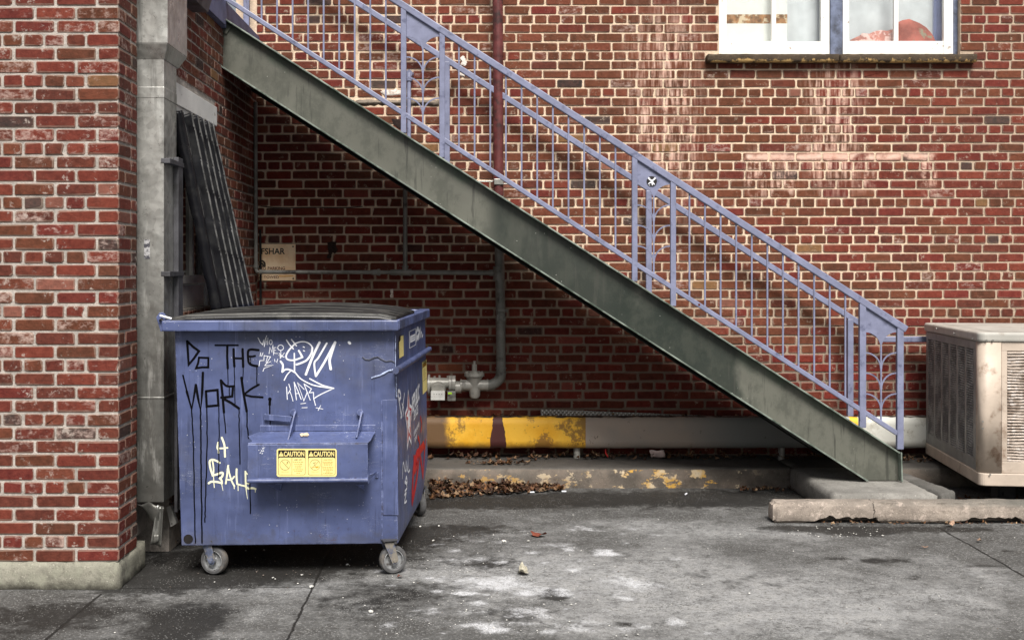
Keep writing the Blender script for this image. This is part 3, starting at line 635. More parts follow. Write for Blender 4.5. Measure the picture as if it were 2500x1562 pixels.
def kerb_extra(k, cc):
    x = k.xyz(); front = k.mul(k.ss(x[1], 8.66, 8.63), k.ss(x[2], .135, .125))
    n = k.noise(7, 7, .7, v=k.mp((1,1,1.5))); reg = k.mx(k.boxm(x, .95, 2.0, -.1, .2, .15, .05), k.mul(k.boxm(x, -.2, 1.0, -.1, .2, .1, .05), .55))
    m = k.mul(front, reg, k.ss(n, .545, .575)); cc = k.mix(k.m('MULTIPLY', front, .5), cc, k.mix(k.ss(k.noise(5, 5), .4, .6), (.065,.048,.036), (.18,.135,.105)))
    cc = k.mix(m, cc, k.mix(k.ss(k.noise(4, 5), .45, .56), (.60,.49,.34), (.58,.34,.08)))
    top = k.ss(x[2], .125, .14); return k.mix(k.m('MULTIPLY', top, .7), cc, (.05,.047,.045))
mb = MB(); YK = F/333.5
def kfn(q):
    if q.z < .03 and q.y < YK+.03: q.z = -.01
    return q
rough_box(mb, (-1.72, YK, -.03), (2.33, YW+.01, .141), .035, .006, 5, ch=.016, fn=kfn)
rough_box(mb, (2.33, YK+.02, -.03), (5.4, YW+.01, .141), .06, .004, 5, ch=.014)
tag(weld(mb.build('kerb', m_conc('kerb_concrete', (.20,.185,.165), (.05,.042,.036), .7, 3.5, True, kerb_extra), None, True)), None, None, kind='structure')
# stair pad: two slabs
mb = MB()
def wedge(q): return q
rough_box(mb, (2.285, 7.56, -.02), (2.975, YK+.01, .150), .035, .005, 6, ch=.014)
pad = tag(weld(mb.build('stair_pad', m_conc('pad_concrete', (.29,.28,.26), (.07,.065,.06), .6, 3), None, True)), None, None, kind='structure')
mb = MB()
def sl2(q):
    t = (q.x-2.99)/.17; q.y += max(0, 1-(q.y-7.58)/.9)*t*.16 if q.y < 8.4 else 0
    q.x -= .10*max(0, (q.y-7.8)); q.z -= .006*t; return q
rough_box(mb, (2.99, 7.58, -.02), (3.16, YK+.01, .146), .035, .005, 6, ch=.012, fn=sl2)
tag(weld(mb.build('paving_slab', m_conc('slab_concrete', (.16,.155,.145), (.05,.048,.045), .6, 4), None, True)), 'narrow grey concrete slab between the stair pad and the air conditioner', 'slab')
def stop_fn(q):
    if q.z < .09:
        k = 0
        for a, b, h in ((2.19, 2.53, .045), (3.12, 3.44, .042)):
            if a-.12 < q.x < b: k = max(k, h*min(1, (q.x-a+.12)/.12)*min(1, (b-q.x)/.03+.2)*(.8+.5*fbm((q.x*20, 1, 1))))
        if q.z < .05 and q.y < 7.50: q.z = max(q.z, k)
    return q
def stop_extra(k, cc):
    x = k.xyz(); t = k.mul(k.ss(x[2], .085, .12), k.ss(k.m('ADD', x[0], k.m('MULTIPLY', k.noise(4, 4), .8)), 2.2, 4.2))
    cc = k.mix(k.mul(k.ss(k.noise(16, 6, .75), .55, .66), .8), cc, (.56,.47,.41)); cc = k.mix(k.m('MULTIPLY', t, .8), cc, (.085,.088,.080))
    ck = k.m('ABSOLUTE', k.m('ADD', k.m('SUBTRACT', x[0], 2.50), k.m('MULTIPLY_ADD', k.noise(22, 5, .7), .08, -.04))); return k.mix(k.ss(ck, .005, .001), cc, (.02,.016,.014))
mb = MB(); rough_box(mb, (1.862, 7.397, -.01), (5.2, 7.552, .130), .018, .0035, 12, ch=.02, fn=stop_fn)
tag(weld(mb.build('wheel_stop', m_conc('wheel_stop_concrete', (.38,.325,.28), (.11,.09,.075), .5, 6, True, stop_extra), None, True)), 'long chipped pinkish concrete wheel stop lying in front of the stair pad', 'wheel stop')

# guard beam
def beam_mat():
    k = M('beam_paint', .6, 0, .4); x = k.xyz(); n = k.noise(6, 7, .72); e = k.m('MULTIPLY_ADD', k.noise(14, 5), .03, -.015); X_ = k.m('ADD', x[0], 0.0)
    yel = k.mix(k.ss(k.noise(5, 6, .7), .35, .6), (.80,.40,.02), (.88,.50,.05)); yel = k.mix(k.mul(k.ss(k.noise(4.5, 7, .75), .52, .60), .75), yel, (.13,.065,.03))
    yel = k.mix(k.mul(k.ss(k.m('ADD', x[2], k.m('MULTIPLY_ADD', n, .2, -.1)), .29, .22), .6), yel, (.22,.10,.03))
    wgap = k.m('ABSOLUTE', k.m('SUBTRACT', k.m('ADD', X_, k.m('MULTIPLY', e, 1.2)), .160)); wdt = k.m('MULTIPLY_ADD', k.m('SUBTRACT', .47, x[2]), .12, .035)
    yel = k.mix(k.m('GREATER_THAN', k.m('SUBTRACT', wdt, wgap), 0.0), yel, (.075,.022,.02))
    yel = k.mix(k.ss(k.m('ADD', X_, k.m('MULTIPLY', e, 3)), -.20, -.26), yel, (.15,.085,.04))
    tan = k.mix(k.ss(k.noise(2.2, 4), .4, .6), (.40,.325,.27), (.34,.30,.265)); gry = (.24,.245,.235); wh = k.mix(k.ss(n, .5, .65), (.62,.62,.57), (.42,.40,.34))
    c = k.mix(k.m('GREATER_THAN', X_, .833), yel, tan); c = k.mix(k.ss(X_, 1.55, 2.05), c, gry); c = k.mix(k.ss(X_, 2.3, 2.6), c, (.36,.36,.34))
    c = k.mix(k.m('GREATER_THAN', X_, 2.86), c, (.85,.45,.02)); c = k.mix(k.m('GREATER_THAN', X_, 2.925), c, wh)
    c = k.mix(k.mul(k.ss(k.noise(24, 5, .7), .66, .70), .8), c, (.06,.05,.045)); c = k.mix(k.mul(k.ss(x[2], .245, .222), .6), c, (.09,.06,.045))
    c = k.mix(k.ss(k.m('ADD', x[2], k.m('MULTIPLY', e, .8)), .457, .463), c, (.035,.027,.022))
    k.col(c); b = k.bump(n, .2, .01); k.bump(k.noise(60, 4), .2, .003, b); return k.mat
gb = thing('guard_beam', 'low guard beam painted yellow, tan, grey and white along the foot of the wall', 'guard beam', (1.2, 9.1, .141))
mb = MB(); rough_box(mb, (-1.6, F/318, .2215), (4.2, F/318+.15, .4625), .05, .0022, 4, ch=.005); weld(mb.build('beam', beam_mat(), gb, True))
for x in (-.9, .77, 2.35, 3.9):
    mb = MB(); mb.tube([(x, F/317+.03, .125), (x, F/317+.03, .24)], .026, 16); mb.build('foot', M_PIPL, gb, True)
# tread plate
def plate_mat():
    k = M('tread_plate_steel', .35, .7, .5); v = k.mp((1,1,1), rot=(0,.78,0)); x = k.n('TexWave'); x.wave_type = 'BANDS'; x.inputs['Scale'].default_value = 14; k.set(x.inputs[0], v)
    y = k.n('TexWave'); y.bands_direction = 'Z'; y.inputs['Scale'].default_value = 14; k.set(y.inputs[0], v); h = k.m('MULTIPLY', x.outputs[1], y.outputs[1])
    k.col(k.mix(h, (.28,.27,.25), (.60,.59,.56))); k.bump(h, .8, .006); return k.mat
mb = MB(); s = 312; a = P(1320, 998, s); b = P(1905, 1024, s); mb.prism([Vector((a.x, 9.185, a.z)), Vector((b.x, 9.185, b.z+.012)), Vector((b.x, 9.185, .25)), Vector((a.x, 9.185, .25))], (0, .005, 0))
tp = tag(mb.build('tread_plate', plate_mat()), 'tilted strip of diamond tread plate slipped between the beam and the brick wall', 'metal plate')

# ------------------------------------------------------------------ stairs
SN = 360.0; YN = F/SN; SFar = 315.0; YF = F/SFar
def N3(px, py, dy=0): s = SN; v = P(px, py, s); v.y += dy; return v
stair = thing('staircase', 'steel outdoor stair with a green grey stringer and lavender blue railings', 'staircase', (2.9, 8.4, .15))
def topy(px): return 26+.6412*(px-520)
def boty(px): return 151+.6412*(px-519)
def stringer(s, m, name='stringer'):
    y = F/s; web = y+.055
    px0 = 517; k = s/SN
    V = lambda px, py: Vector((((px-PX)/SN), 0, H-(py-PY)/SN))
    TL = V(px0, topy(px0)); TR = V(2199, topy(2199)+2); BR = V(2201, 1176); BL = V(2119, 1176); LL = V(px0, boty(px0))
    mb = MB(); at = lambda p, yy: Vector((p.x, yy, p.z))
    mb.prism([at(p, web) for p in (TL, TR, BR, BL, LL)], (0, .010, 0))
    sl_ = (TR-TL).normalized(); nz = Vector((-sl_.z, 0, sl_.x))
    w_ = mb.build(name, m, stair, bevel=.002)
    mf = MB(); th = .010
    for p, q, sg in ((TL, TR, -1), (LL, BL, 1)):
        mf.prism([at(p, y), at(q, y), at(q+nz*sg*th, y), at(p+nz*sg*th, y)], (0, .054, 0))
    mf.prism([at(TR+Vector((0,0,.004)), y-.002), at(TR+Vector((.010,0,.0)), y-.002), at(BR+Vector((.010,0,0)), y-.002), at(BR, y-.002)], (0, .068, 0))
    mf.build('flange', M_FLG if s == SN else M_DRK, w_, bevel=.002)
    return w_
st = stringer(SN, M_STR)
mb = MB(); mb.prism([N3(520, 36, .045), N3(562, 62, .045), N3(549, 81, .045), N3(520, 64, .045)], (0, .009, 0)); mb.build('splice_plate', M_STR, stair, bevel=.002)
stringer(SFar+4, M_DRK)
# treads and landing edge
NT = 19; x0, z0 = N3(519, 151)[0], N3(519, 100)[2]; x1_ = 2.86
for i in range(NT):
    t = (i+.5)/NT; px = 540+(2170-540)*t; zt = H-(topy(px)+62-PY)/SN; xc = (px-PX)/SN
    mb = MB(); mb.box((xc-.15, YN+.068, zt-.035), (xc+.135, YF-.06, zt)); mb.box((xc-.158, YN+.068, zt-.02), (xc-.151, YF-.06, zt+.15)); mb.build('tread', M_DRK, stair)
# near railing
rail = thing('stair_railing', 'lavender blue steel railing with thin balusters and leaf panels, nearest the viewer', 'railing', (2.86, YN+.06, .6))
RY = .035                                             # railing set over the stringer web
def N(px, py): s = SN; v = P(px, py, s); k = (YN+RY)/YN; return Vector((v.x*k, YN+RY, H+(v.z-H)*k))
S2 = F/(YN+RY)
ty_ = lambda px: 433+.6435*(px-1635); by_ = lambda px: 404+.647*(px-1180)
mb = MB(); mb.bar(N(250, ty_(250)), N(2212, ty_(2212)), .042, .046); 
mb.build('top_rail', M_RAIL, rail, bevel=.006)
mb = MB(); mb.bar(N(400, by_(400)), N(2190, by_(2190)), .032, .032); mb.build('bottom_rail', M_RAIL, rail, bevel=.005)
posts = [(985.5, 1079.5), (1549, 1643), (2105, 2196.5)]; posts = [(p[0]-558, p[1]-561) for p in posts[:1]]+posts
for a, b in posts:
    for c in (a, b):
        mb = MB(); wd = 13.5/S2 if c < 2000 else 16/S2; p0 = N(c, topy(c)+1); p1 = N(c, ty_(c)+6)
        if c == 2196.5: p0 = N(c, 1096)
        mb.box((p0.x-wd/2, p0.y-.018, p0.z), (p0.x+wd/2, p0.y+.018, p1.z)); mb.build('post', M_RAIL, rail, bevel=.004)
bx = [638.7-37.9*2, 638.7-37.9]+[638.7+37.9*i for i in range(9)]+[1120.5+38.2*i for i in range(11)]+[1683+38.05*i for i in range(11)]
for c in bx:
    p0 = N(c, by_(c)-4); p1 = N(c, ty_(c)+8); mb = MB(); mb.box((p0.x-.0058, p0.y-.006, p0.z), (p0.x+.0058, p0.y+.006, p1.z)); mb.build('baluster', M_RAIL, rail, bevel=.0015)
for (a, b) in posts[1:]:
    ins = 7.0 if a < 2000 else 8.0; l = a+ins; r = b-ins; cx = (l+r)/2; yb = {985.5: 90, 1549: 451, 2105: 811}[a]
    mb = MB(); poly = [N(l, ty_(l)+4), N(r, ty_(r)+4)]
    for i in range(0, 13): t = i/12*pi/2; poly.append(N(r-(r-cx-2.2)*sin(t), yb+34*(1-cos(t))))
    for i in range(12, -1, -1): t = i/12*pi/2; poly.append(N(l+(cx-2.2-l)*sin(t), yb+34*(1-cos(t))))
    n_ = len(poly); q = [p+Vector((0,.004,0)) for p in poly]
    fan = MB(); top_ = [N(l+(r-l)*i/24, ty_(l+(r-l)*i/24)+4) for i in range(25)]
    def low(i):
        x = l+(r-l)*i/24; d = abs(x-cx)-2.2; W_ = (r-cx-2.2)
        if d <= 0: return yb+34+3
        t = math.asin(min(1, 1-d/W_)); return yb+34*(1-cos(t))
    lo_ = [N(l+(r-l)*i/24, low(i)) for i in range(25)]
    vs = top_+lo_; vs = [v-Vector((0,.003,0)) for v in vs]+[v+Vector((0,.003,0)) for v in vs]
    fs = []
    for i in range(24): fs += [(i, i+1, 26+i, 25+i), (50+i, 75+i, 76+i, 51+i), (25+i, 26+i, 76+i, 75+i), (i, 50+i, 51+i, i+1)]
    mb.v = []; mb.f = []; mb.m = []; mb.c = []; mb.add(vs, fs); pn = mb.build('leaf_panel', M_RAIL, rail)
    mb = MB(); yB = by_(cx)-5; p0 = N(cx, yb+34); p1 = N(cx, yB); mb.box((p0.x-.0052, p0.y-.005, p1.z), (p0.x+.0052, p0.y+.005, p0.z)); 
    for j, yy in enumerate((yb+50, yb+99.5, yb+150)):
        for sg in (-1, 1):
            pts = []
            for i in range(13):
                t = i/12*pi/2; W_ = (r-l)/2-1.0; pts.append(N(cx+sg*(1.0+W_*(1-sin(t))), yy+38*(1-cos(t))))
            for i in range(12): mb.bar(pts[i], pts[i+1]+(pts[i+1]-pts[i])*.06, .009, .0085, (0,1,0))
    mb.build('leaf_scroll', M_RAIL, pn)
def stp(px, py, off=.008): v = N(px, py); v.y -= off; return v
mb = MB(); c = stp(1591, 443); r = 12.5/S2; pts = [c+Vector((cos(i/28*2*pi), 0, sin(i/28*2*pi)))*r*(1+.02*sin(i*5)) for i in range(28)]; mb.add(pts+[p+Vector((0,.003,0)) for p in pts], [tuple(range(28))]+[(i, (i+1)%28, 28+(i+1)%28, 28+i) for i in range(28)], 0)
pl = (c-Vector((0,.0004,0)), X, Z, Vector((0,-1,0)))
for k, (pp, wd) in enumerate([([(-.6,.62),(-.35,.3),(-.1,.05)], .35), ([(.6,.58),(.3,.25),(.1,0)], .34), ([(0,.1),(0,-.2)], .5), ([(-.1,-.2),(-.4,-.3),(-.68,-.5)], .3), ([(.1,-.2),(.35,-.45),(.5,-.6)], .34), ([(.05,-.5),(.1,-.8)], .25), ([(-.55,-.78),(-.35,-.8)], .12)]):
    stroke(mb, [(x*r, z*r) for x, z in pp], wd*r, pl, k, 1, taper=.5)
mb.build('round_sticker', [M_INK, M_WHTP], rail)
mb = MB(); c = stp(1706, by_(1706)-1, .0185); mb.prism([c+Vector((x,0,z)) for x, z in ((-.006,-.008),(.007,-.006),(.005,.006),(-.003,.008),(-.008,.002))], (0, .001, 0)); mb.build('rust_chip', m_simple('rust', (.09,.02,.012), .9), rail)
# far railing (along the wall)
frl = thing('stair_railing', 'lavender blue handrail and posts on the wall side, seen behind the near railing', 'railing', (2.86, YF, .6))
def FR(x, z): return Vector((x, YF, z))
def toX(px): return (px-PX)/SFar
def toZ(py): return H-(py-PY)/SFar
fy = lambda px: 433.5+.637*(px-1540)
mb = MB(); a = (toX(300), toZ(fy(300))); b = (toX(2152), toZ(fy(2152)))
mb.bar(FR(*a), FR(*b), .040, .044); mb.bar(FR(b[0]-.012, toZ(828)), FR(toX(2330), toZ(828)), .040, .044); mb.build('top_rail', M_RAIL, frl, bevel=.006)
for c in (602, 1091, 1583.5, 2075):
    x = toX(c); mb = MB(); mb.box((x-.0225, YF-.021, toZ(topy(c)+90)), (x+.0225, YF+.021, toZ(fy(c)+4))); mb.build('post', M_RAIL, frl, bevel=.005)
mb = MB(); p0 = P(996, 182, 318); mb.tube([(p0.x, YW-.1, 2.3), (p0.x, YW-.1, p0.z), (p0.x, YW-.10, p0.z+.02), (p0.x+.02, YW+.0, p0.z+.04)], .016, 12); mb.tube([(p0.x, YW-.1, p0.z-.03), (p0.x, YW-.1, p0.z+.0)], .024, 14)
mb.tube([(p0.x+.0, YW-.10, p0.z+.03), (p0.x+.005, YW, p0.z+.03)], .028, 14)
tag(mb.build('vent_pipe', M_RAIL, None, True), 'short lavender painted pipe with a rounded cap behind the upper leaf panel', 'pipe')

# ------------------------------------------------------------------ pipes and gas valve
gp = thing('gas_piping', 'gas riser with side branches, valve and pressure regulator on the back wall', 'pipework', (.18, 9.16, .7))
YP = F/315.0; sp = 315.0
def Q(px, py, dy=0): v = P(px, py, sp); v.y += dy; return v
mb = MB(); a = Q(1215, -120); mb.tube([a, Q(1216, 200), Q(1217, 478)], .040, 20); mb.tube([Q(1216, 136), Q(1216, 139)], .0415, 20); up = mb.build('riser_pipe', M_PIPR, gp, True); up['label'] = 'dark red upper length of the riser'
mb = MB(); mb.tube([Q(1217, 478), Q(1219, 600), Q(1222, 760), Q(1223, 915)], .037, 20); mb.tube([Q(1218, 650), Q(1218, 685)], .045, 20)
pts = [Q(1223, 905)]+[Q(1223-33*(1-cos(t)), 910+30*sin(t)) for t in [i/10*pi/2 for i in range(11)]]+[Q(1172, 940)]; mb.tube(pts, .040, 20); mb.tube([Q(1223, 897), Q(1223, 900)], .043, 20)
mb.build('lower_pipe', M_PIPE, gp, True)
mb = MB(); mb.box(Q(1206, 438, -.047), Q(1229, 452, .06)); mb.box(Q(1160, 441, .03), Q(1206, 444, .05)); mb.box(Q(1229, 447, .03), Q(1242, 450, .05)); mb.build('pipe_clamp', M_RIVET, gp, bevel=.003)
# hexagonal union
mb = MB(); c = Q(1223, 775); hexa = [c+Vector((cos(i*pi/3+.5), 0, sin(i*pi/3+.5)))*.040+Vector((0,-.052,0)) for i in range(6)]; mb.prism(hexa, (0, .06, 0)); mb.box(Q(1219, 782, -.068), Q(1228, 768, -.05)); mb.box(Q(1215, 760, -.05), Q(1231, 753, 0)); mb.bar(Q(1228, 757, -.02), Q(1240, 757, -.02), .012, .012); mb.bar(Q(1228, 761, -.02), Q(1240, 761, -.02), .006, .006)
mb.build('plug_cock', M_PIPE, gp, bevel=.004)
yb_ = .01
mb = MB(); mb.tube([Q(1208, 666, yb_), Q(1003, 665, yb_)], .0185, 16); mb.tube([Q(1195, 666, yb_), Q(1216, 666, yb_)], .024, 16)
mb.tube([Q(975, 665, yb_), Q(1003, 665, yb_)], .025, 18); mb.tube([Q(989, 665, yb_), Q(989, 649, yb_)], .0235, 18); mb.tube([Q(953, 665, yb_), Q(968, 665, yb_)], [.021, .025], 16); mb.tube([Q(968, 665, yb_), Q(976, 665, yb_)], .0215, 16); mb.tube([Q(999, 665, yb_), Q(1004, 665, yb_)], .027, 18); mb.tube([Q(989, 653, yb_), Q(989, 648, yb_)], .0265, 16)
mb.build('tee_fitting', M_PIPE, gp, True)
mb = MB(); mb.tube([Q(989, 655, yb_), Q(989, 380, yb_)], .0175, 16); mb.tube([Q(955, 665, yb_), Q(640, 664, yb_)], .0155, 14); mb.build('branch_pipe', M_PIPE, gp, True)
mb = MB(); mb.tube([Q(905, 665, yb_), Q(926, 665, yb_)], [.019, .025], 12); c = Q(915, 664, -.03); mb.tube([c+Vector((0,.02,0)), c], .019, 8); mb.bar(c+Vector((-.05,0,-.012)), c+Vector((.012,0,.01)), .014, .012); mb.tube([Q(921, 665, yb_), Q(928, 665, yb_)], .027, 6); mb.build('shutoff_valve', M_PIPE, gp, True)
lx = 625
mb = MB(); mb.tube([Q(632, 664, .0), Q(628, 663.5, 0), Q(625.5, 660, 0), Q(625, 655, 0), Q(624.5, 500, 0), Q(624, 330, 0), Q(624, 250, 0)], .0150, 14); mb.tube([Q(634, 664, 0), Q(640, 664, .0)], .021, 14); mb.tube([Q(625, 654, 0), Q(625, 646, 0)], .021, 14); mb.build('branch_pipe', M_PIPE, gp, True)
mb = MB(); mb.tube([Q(632.5, 560, .05), Q(633.5, 760, .05)], .009, 10); tag(mb.build('drain_pipe', M_BLK, None, True), 'thin black pipe dropping past the left edge of the parking sign', 'pipe')
# valve body
pv = Q(1157, 940)
mb = MB(); mb.tube([Q(1190, 940), Q(1172, 940), Q(1157, 940), Q(1143, 940), Q(1127, 940)], [.040, .044, .048, .044, .040], 18); mb.tube([Q(1188, 940), Q(1192, 940)], .046, 18); mb.tube([Q(1124, 940), Q(1128, 940)], .046, 18)
mb.tube([Q(1159, 971), Q(1159, 966), Q(1159, 950), Q(1158, 925), Q(1158, 919)], [.030, .041, .046, .056, .068], 20); mb.tube([Q(1158, 918), Q(1158, 910)], .078, 22); mb.tube([Q(1158, 910), Q(1158, 906)], .045, 18)
vb = mb.build('valve_body', M_PIPL, gp, True)
mb = MB(); mb.tube([Q(1158, 908), Q(1158, 889)], .020, 6); mb.tube([Q(1158, 889), Q(1158, 881)], .010, 10); mb.build('valve_stem', M_PIPL, vb, True)
mb = MB()
for i in range(6): a = i*pi/3+.3; c = Q(1158, 912)+Vector((cos(a)*.064, sin(a)*.064, 0)); mb = MB(); mb.tube([c-Vector((0,0,.02)), c+Vector((0,0,.018))], .009, 6); mb.build('bolt', M_PIPL, vb, True)
mb = MB(); mb.tube([Q(1126, 945), Q(1112, 945)], .046, 18); mb.tube([Q(1112, 935), Q(1104, 935)], .060, 20); mb.tube([Q(1103, 935), Q(1096, 935)], .060, 20); mb.tube([Q(1096, 935), Q(1050, 936)], [.040, .048], 20)
mb.tube([Q(1070, 948, .05), Q(1070, 948, -.055), Q(1070, 950, -.075)], [.052, .060, .048], 22); mb.tube([Q(1050, 940), Q(1045, 940)], .085, 22)
for px, py in ((1061, 921), (1093, 920), (1073, 919)): mb.tube([Q(px, py+8), Q(px, py-3)], .008, 6)
rg = mb.build('regulator', M_PIPL, gp, True)
mb = MB(); mb.box(Q(1053, 973, -.12), Q(1087, 951, -.06)); mb.build('index_box', m_simple('index_plate_white', (.62,.62,.60), .5, 0, .12, 20, (.28,.13,.05), 16, .62, .68), rg, bevel=.004)
mb = MB(); mb.box(Q(1093, 975, -.10), Q(1113, 952, -.03)); mb.build('sensor_box', M_PIPE, rg, bevel=.004)
mb = MB(); mb.box(Q(1095, 959, -.102), Q(1104, 954, -.1003)); mb.build('green_label', m_simple('label_green', (.45,.75,.05), .5, bump=0), rg)
mb = MB()
for i in range(4): mb.tube([Q(1061+6.2*i, 958, -.122), Q(1061+6.2*i, 958, -.118)], .0032, 8)
mb.build('dial', M_INK, rg)
# cable
mb = MB(); pts = [Q(634+250*t, 503+4.5*sin(t*pi)+1.5*sin(t*9), .035) for t in [i/30 for i in range(31)]]; mb.tube(pts, .004, 6); tag(mb.build('cable', M_BLK, None, True), 'thin black cable sagging across the bricks above the sign', 'cable')

# parking sign
sg = thing('parking_sign', 'cream parking sign with worn lettering fixed to the wall behind the pipes', 'sign', (wx(678), YW-.02, wz(640)))
ss_ = F/(YW-.018); U = lambda px, py, d=0: Vector(((px-PX)/ss_, YW-.018-d, H-(py-PY)/ss_))
mb = MB(); mb.box(U(632, 685, .0), U(721.5, 596, -.004)); k = M('sign_cream', .5, 0, .4)
k.col(k.mix(k.mul(k.ss(k.noise(6, 5), .45, .65), .7), (.98,.76,.52), (.78,.48,.25))); mb.build('panel', k.mat, sg, bevel=.001)
M_SIGT = m_simple('sign_brown_letters', (.16,.05,.03), .5, bump=0)
mb = MB(); e = .0025; mb.text('FSHAR', U(637, 620.5, e), X, Z, .0665, 0, .02, sx=.96); mb.text('ED PARKING', U(637.5, 658.5, e), X, Z, .033, 1, .02, sx=1.0); mb.text('TOWED', U(644, 679.5, e), X, Z, .030, 1, .01, sx=1.08)
pl = (U(632, 640, .0018), X, Z, Vector((0,-1,0)))
for j, pp in enumerate([[(.008,.000),(.025,.010),(.045,-.005),(.048,-.03)], [(.010,-.018),(.03,-.012),(.034,-.03)], [(.006,-.035),(.018,-.03)]]): stroke(mb, pp, .013, pl, j, 0, True)
mb.build('lettering', [M_INK, M_SIGT], sg)
for px, py in ((715.5, 602), (716, 680)): mb = MB(); mb.tube([U(px, py, .001), U(px, py, .004)], .006, 10); mb.build('screw', M_INK, sg)
mb = MB(); stroke(mb, [(.16,-.109),(.2,-.112),(.27,-.107)], .006, (U(632, 640, .0018), X, Z, Vector((0,-1,0))), 3); mb.build('yellow_mark', M_STK2, sg)

# ------------------------------------------------------------------ downspout
ds = thing('downspout', 'tall square galvanized downspout with a box head, standing against the brick pier', 'downspout', (-1.78, 6.4, 0))
def D(px, py, s): return P(px, py, s)
SD = 455.0; yd = F/SD; xl = (333-PX)/SD; xr = (400-PX)/SD
mb = MB()
zt = H-(146-PY)/SD; zb2 = H-(1226-PY)/SD
def spf(a, b, z0, z1): mb.box((a, yd, z0), (b, 6.575, z1))
spf(xl, xr, zb2, zt+.01); mb.box((xl-.002, yd-.002, H-(240-PY)/SD), (xr+.002, 6.577, H-(212-PY)/SD)); mb.box((xl-.002, yd-.002, H-(975-PY)/SD), (xr+.002, 6.577, H-(968-PY)/SD))
mb.build('pipe', M_GALV, ds, bevel=.004)
mb = MB(); hx0, hx1 = (312-PX)/458, (409-PX)/458; hy = F/458; z1 = H-(106-PY)/458
mb.box((hx0, hy, z1), (hx1, 6.69, 3.9))
mb.hexa([Vector(p) for p in [((333-PX)/SD, yd, zt), ((400-PX)/SD+.004, yd, zt), (xr+.004, 6.60, zt), (xl, 6.60, zt), (hx0, hy, z1-.001), (hx1, hy, z1-.001), (hx1, 6.69, z1-.001), (hx0, 6.69, z1-.001)]])
hd = mb.build('conductor_head', M_GALV, ds, bevel=.003)
mb = MB(); mb.box((xr+.001, 6.50, H-(790-PY)/440), (xr+.030, 6.60, H-(385-PY)/440)); mb.box((xr+.001, 6.52, .25), (xr+.018, 6.555, H-(790-PY)/440)); mb.box((xr+.001, 6.585, .25), (xr+.018, 6.60, H-(790-PY)/440)); mb.build('side_channel', M_GDRK, ds, bevel=.002)
for py in (398, 668):
    z = H-(py-PY)/445; mb = MB(); mb.box((xr-.015, yd-.004, z-.012), (xr+.002, yd-.0005, z+.012)); mb.box((xr+.0015, yd-.004, z-.014), (xr+.034, 6.61, z+.012)); mb.build('strap', M_GDRK, ds, bevel=.002)
# torn and bent lower end
mb = MB(); y = yd
V_ = lambda px, py, dy=0: Vector(((px-PX)/SD, yd+dy, H-(py-PY)/SD))
mb.grid(lambda u, v: V_(334+(392-334)*u*(1-v*.15)+38*v*(1-u), 1228+4*sin(u*9)+v*(90-42*(1-u)*1.0)-v*12*(1-u), -.012+.05*v*(1-u)+.012*sin(u*5+v*4)), 10, 8)
mb.grid(lambda u, v: V_(384+16*u-12*v+10*v*u, 1235+(88+8*u)*v, -.03*v+.015*sin(u*pi)-.01), 6, 10)
mb.grid(lambda u, v: V_(378+14*u, 1300+22*v*(1-.3*u), -.03-.01*v), 4, 3)
mb.build('torn_outlet', M_GALV, ds, True, solid=.002)
mb = MB(); mb.box(V_(352, 632, -.0015), V_(366, 585, .0)); k = M('old_label', .4, .3); k.col(k.mix(k.ss(k.noise(40, 4, .7), .45, .55), (.10,.10,.12), (.60,.60,.62))); mb.build('worn_sticker', k.mat, ds)

# ------------------------------------------------------------------ dumpster
A0 = P(434, 1332, 469.5); A0.z = 0; ang = radians(2.5); E = Vector((cos(ang), sin(ang), 0)); NF = Vector((sin(ang), -cos(ang), 0))
WD = 1.133; B0 = A0+E*WD; FS = Vector((.056, .9984, 0)).normalized(); EZS = (Z-E*.0115).normalized(); NS = FS.cross(EZS).normalized(); LD = 1.62
dm_ = thing('dumpster', 'blue dumpster on casters covered in graffiti, near lid closed and far lid thrown open', 'dumpster', (A0.x+.57, A0.y+.8, 0))
def ray(px, py, o, n):
    d = Vector(((px-PX)/F, 1, -(py-PY)/F)); c = Vector((0,0,H)); t = (o-c).dot(n)/d.dot(n); return c+d*t
def FP(px, py, off=0): return ray(px, py, A0+NF*off, NF)
def SP(px, py, off=0): return ray(px, py, B0+NS*off, NS)
def FU(px, py): v = FP(px, py)-A0; return (v.dot(E), v.z)
def SU(px, py): v = SP(px, py)-B0; return (v.dot(FS), v.z)
def B(u, v, z): return A0+E*u+FS*v+Z*z
zb0, zt0 = .160, 1.283
tl = FU(426, 812)[0]; bl = FU(442.5, 1332)[0]; tr = FU(962, 812)[0]; br = FU(972, 1327)[0]; kz = (tr-br)/(1.283-.16); B0 = A0+E*(br-kz*.16+.0003); EZS = (Z+E*kz).normalized(); NS = FS.cross(EZS).normalized()
TL2, TR2 = tl, tr
zk = .40                                            # rear lower edge slants up toward the far end
mb = MB(); SH = 1.065                               # fold where the rod runs
def ring(z, du=0):
    t = (z-zb0)/(zt0-zb0); l = bl+(tl-bl)*t; r = br+(tr-br)*t
    return [B(l, 0, z), B(r, 0, z), B(r+du, LD, z), B(l, LD, z)]
r0 = ring(zb0); r0[2] = B(br, LD-.42, zb0); r0[3] = B(bl, LD-.42, zb0)
rr = [r0, ring(.335), ring(SH), ring(zt0)]
vs = [p for r in rr for p in r]; fs = []
for j in range(3):
    for i in range(4): fs.append((j*4+i, j*4+(i+1)%4, (j+1)*4+(i+1)%4, (j+1)*4+i))
fs += [(3,2,1,0), (12,13,14,15)]
mb.add(vs, fs); body = mb.build('body', M_BL, dm_, bevel=.006)
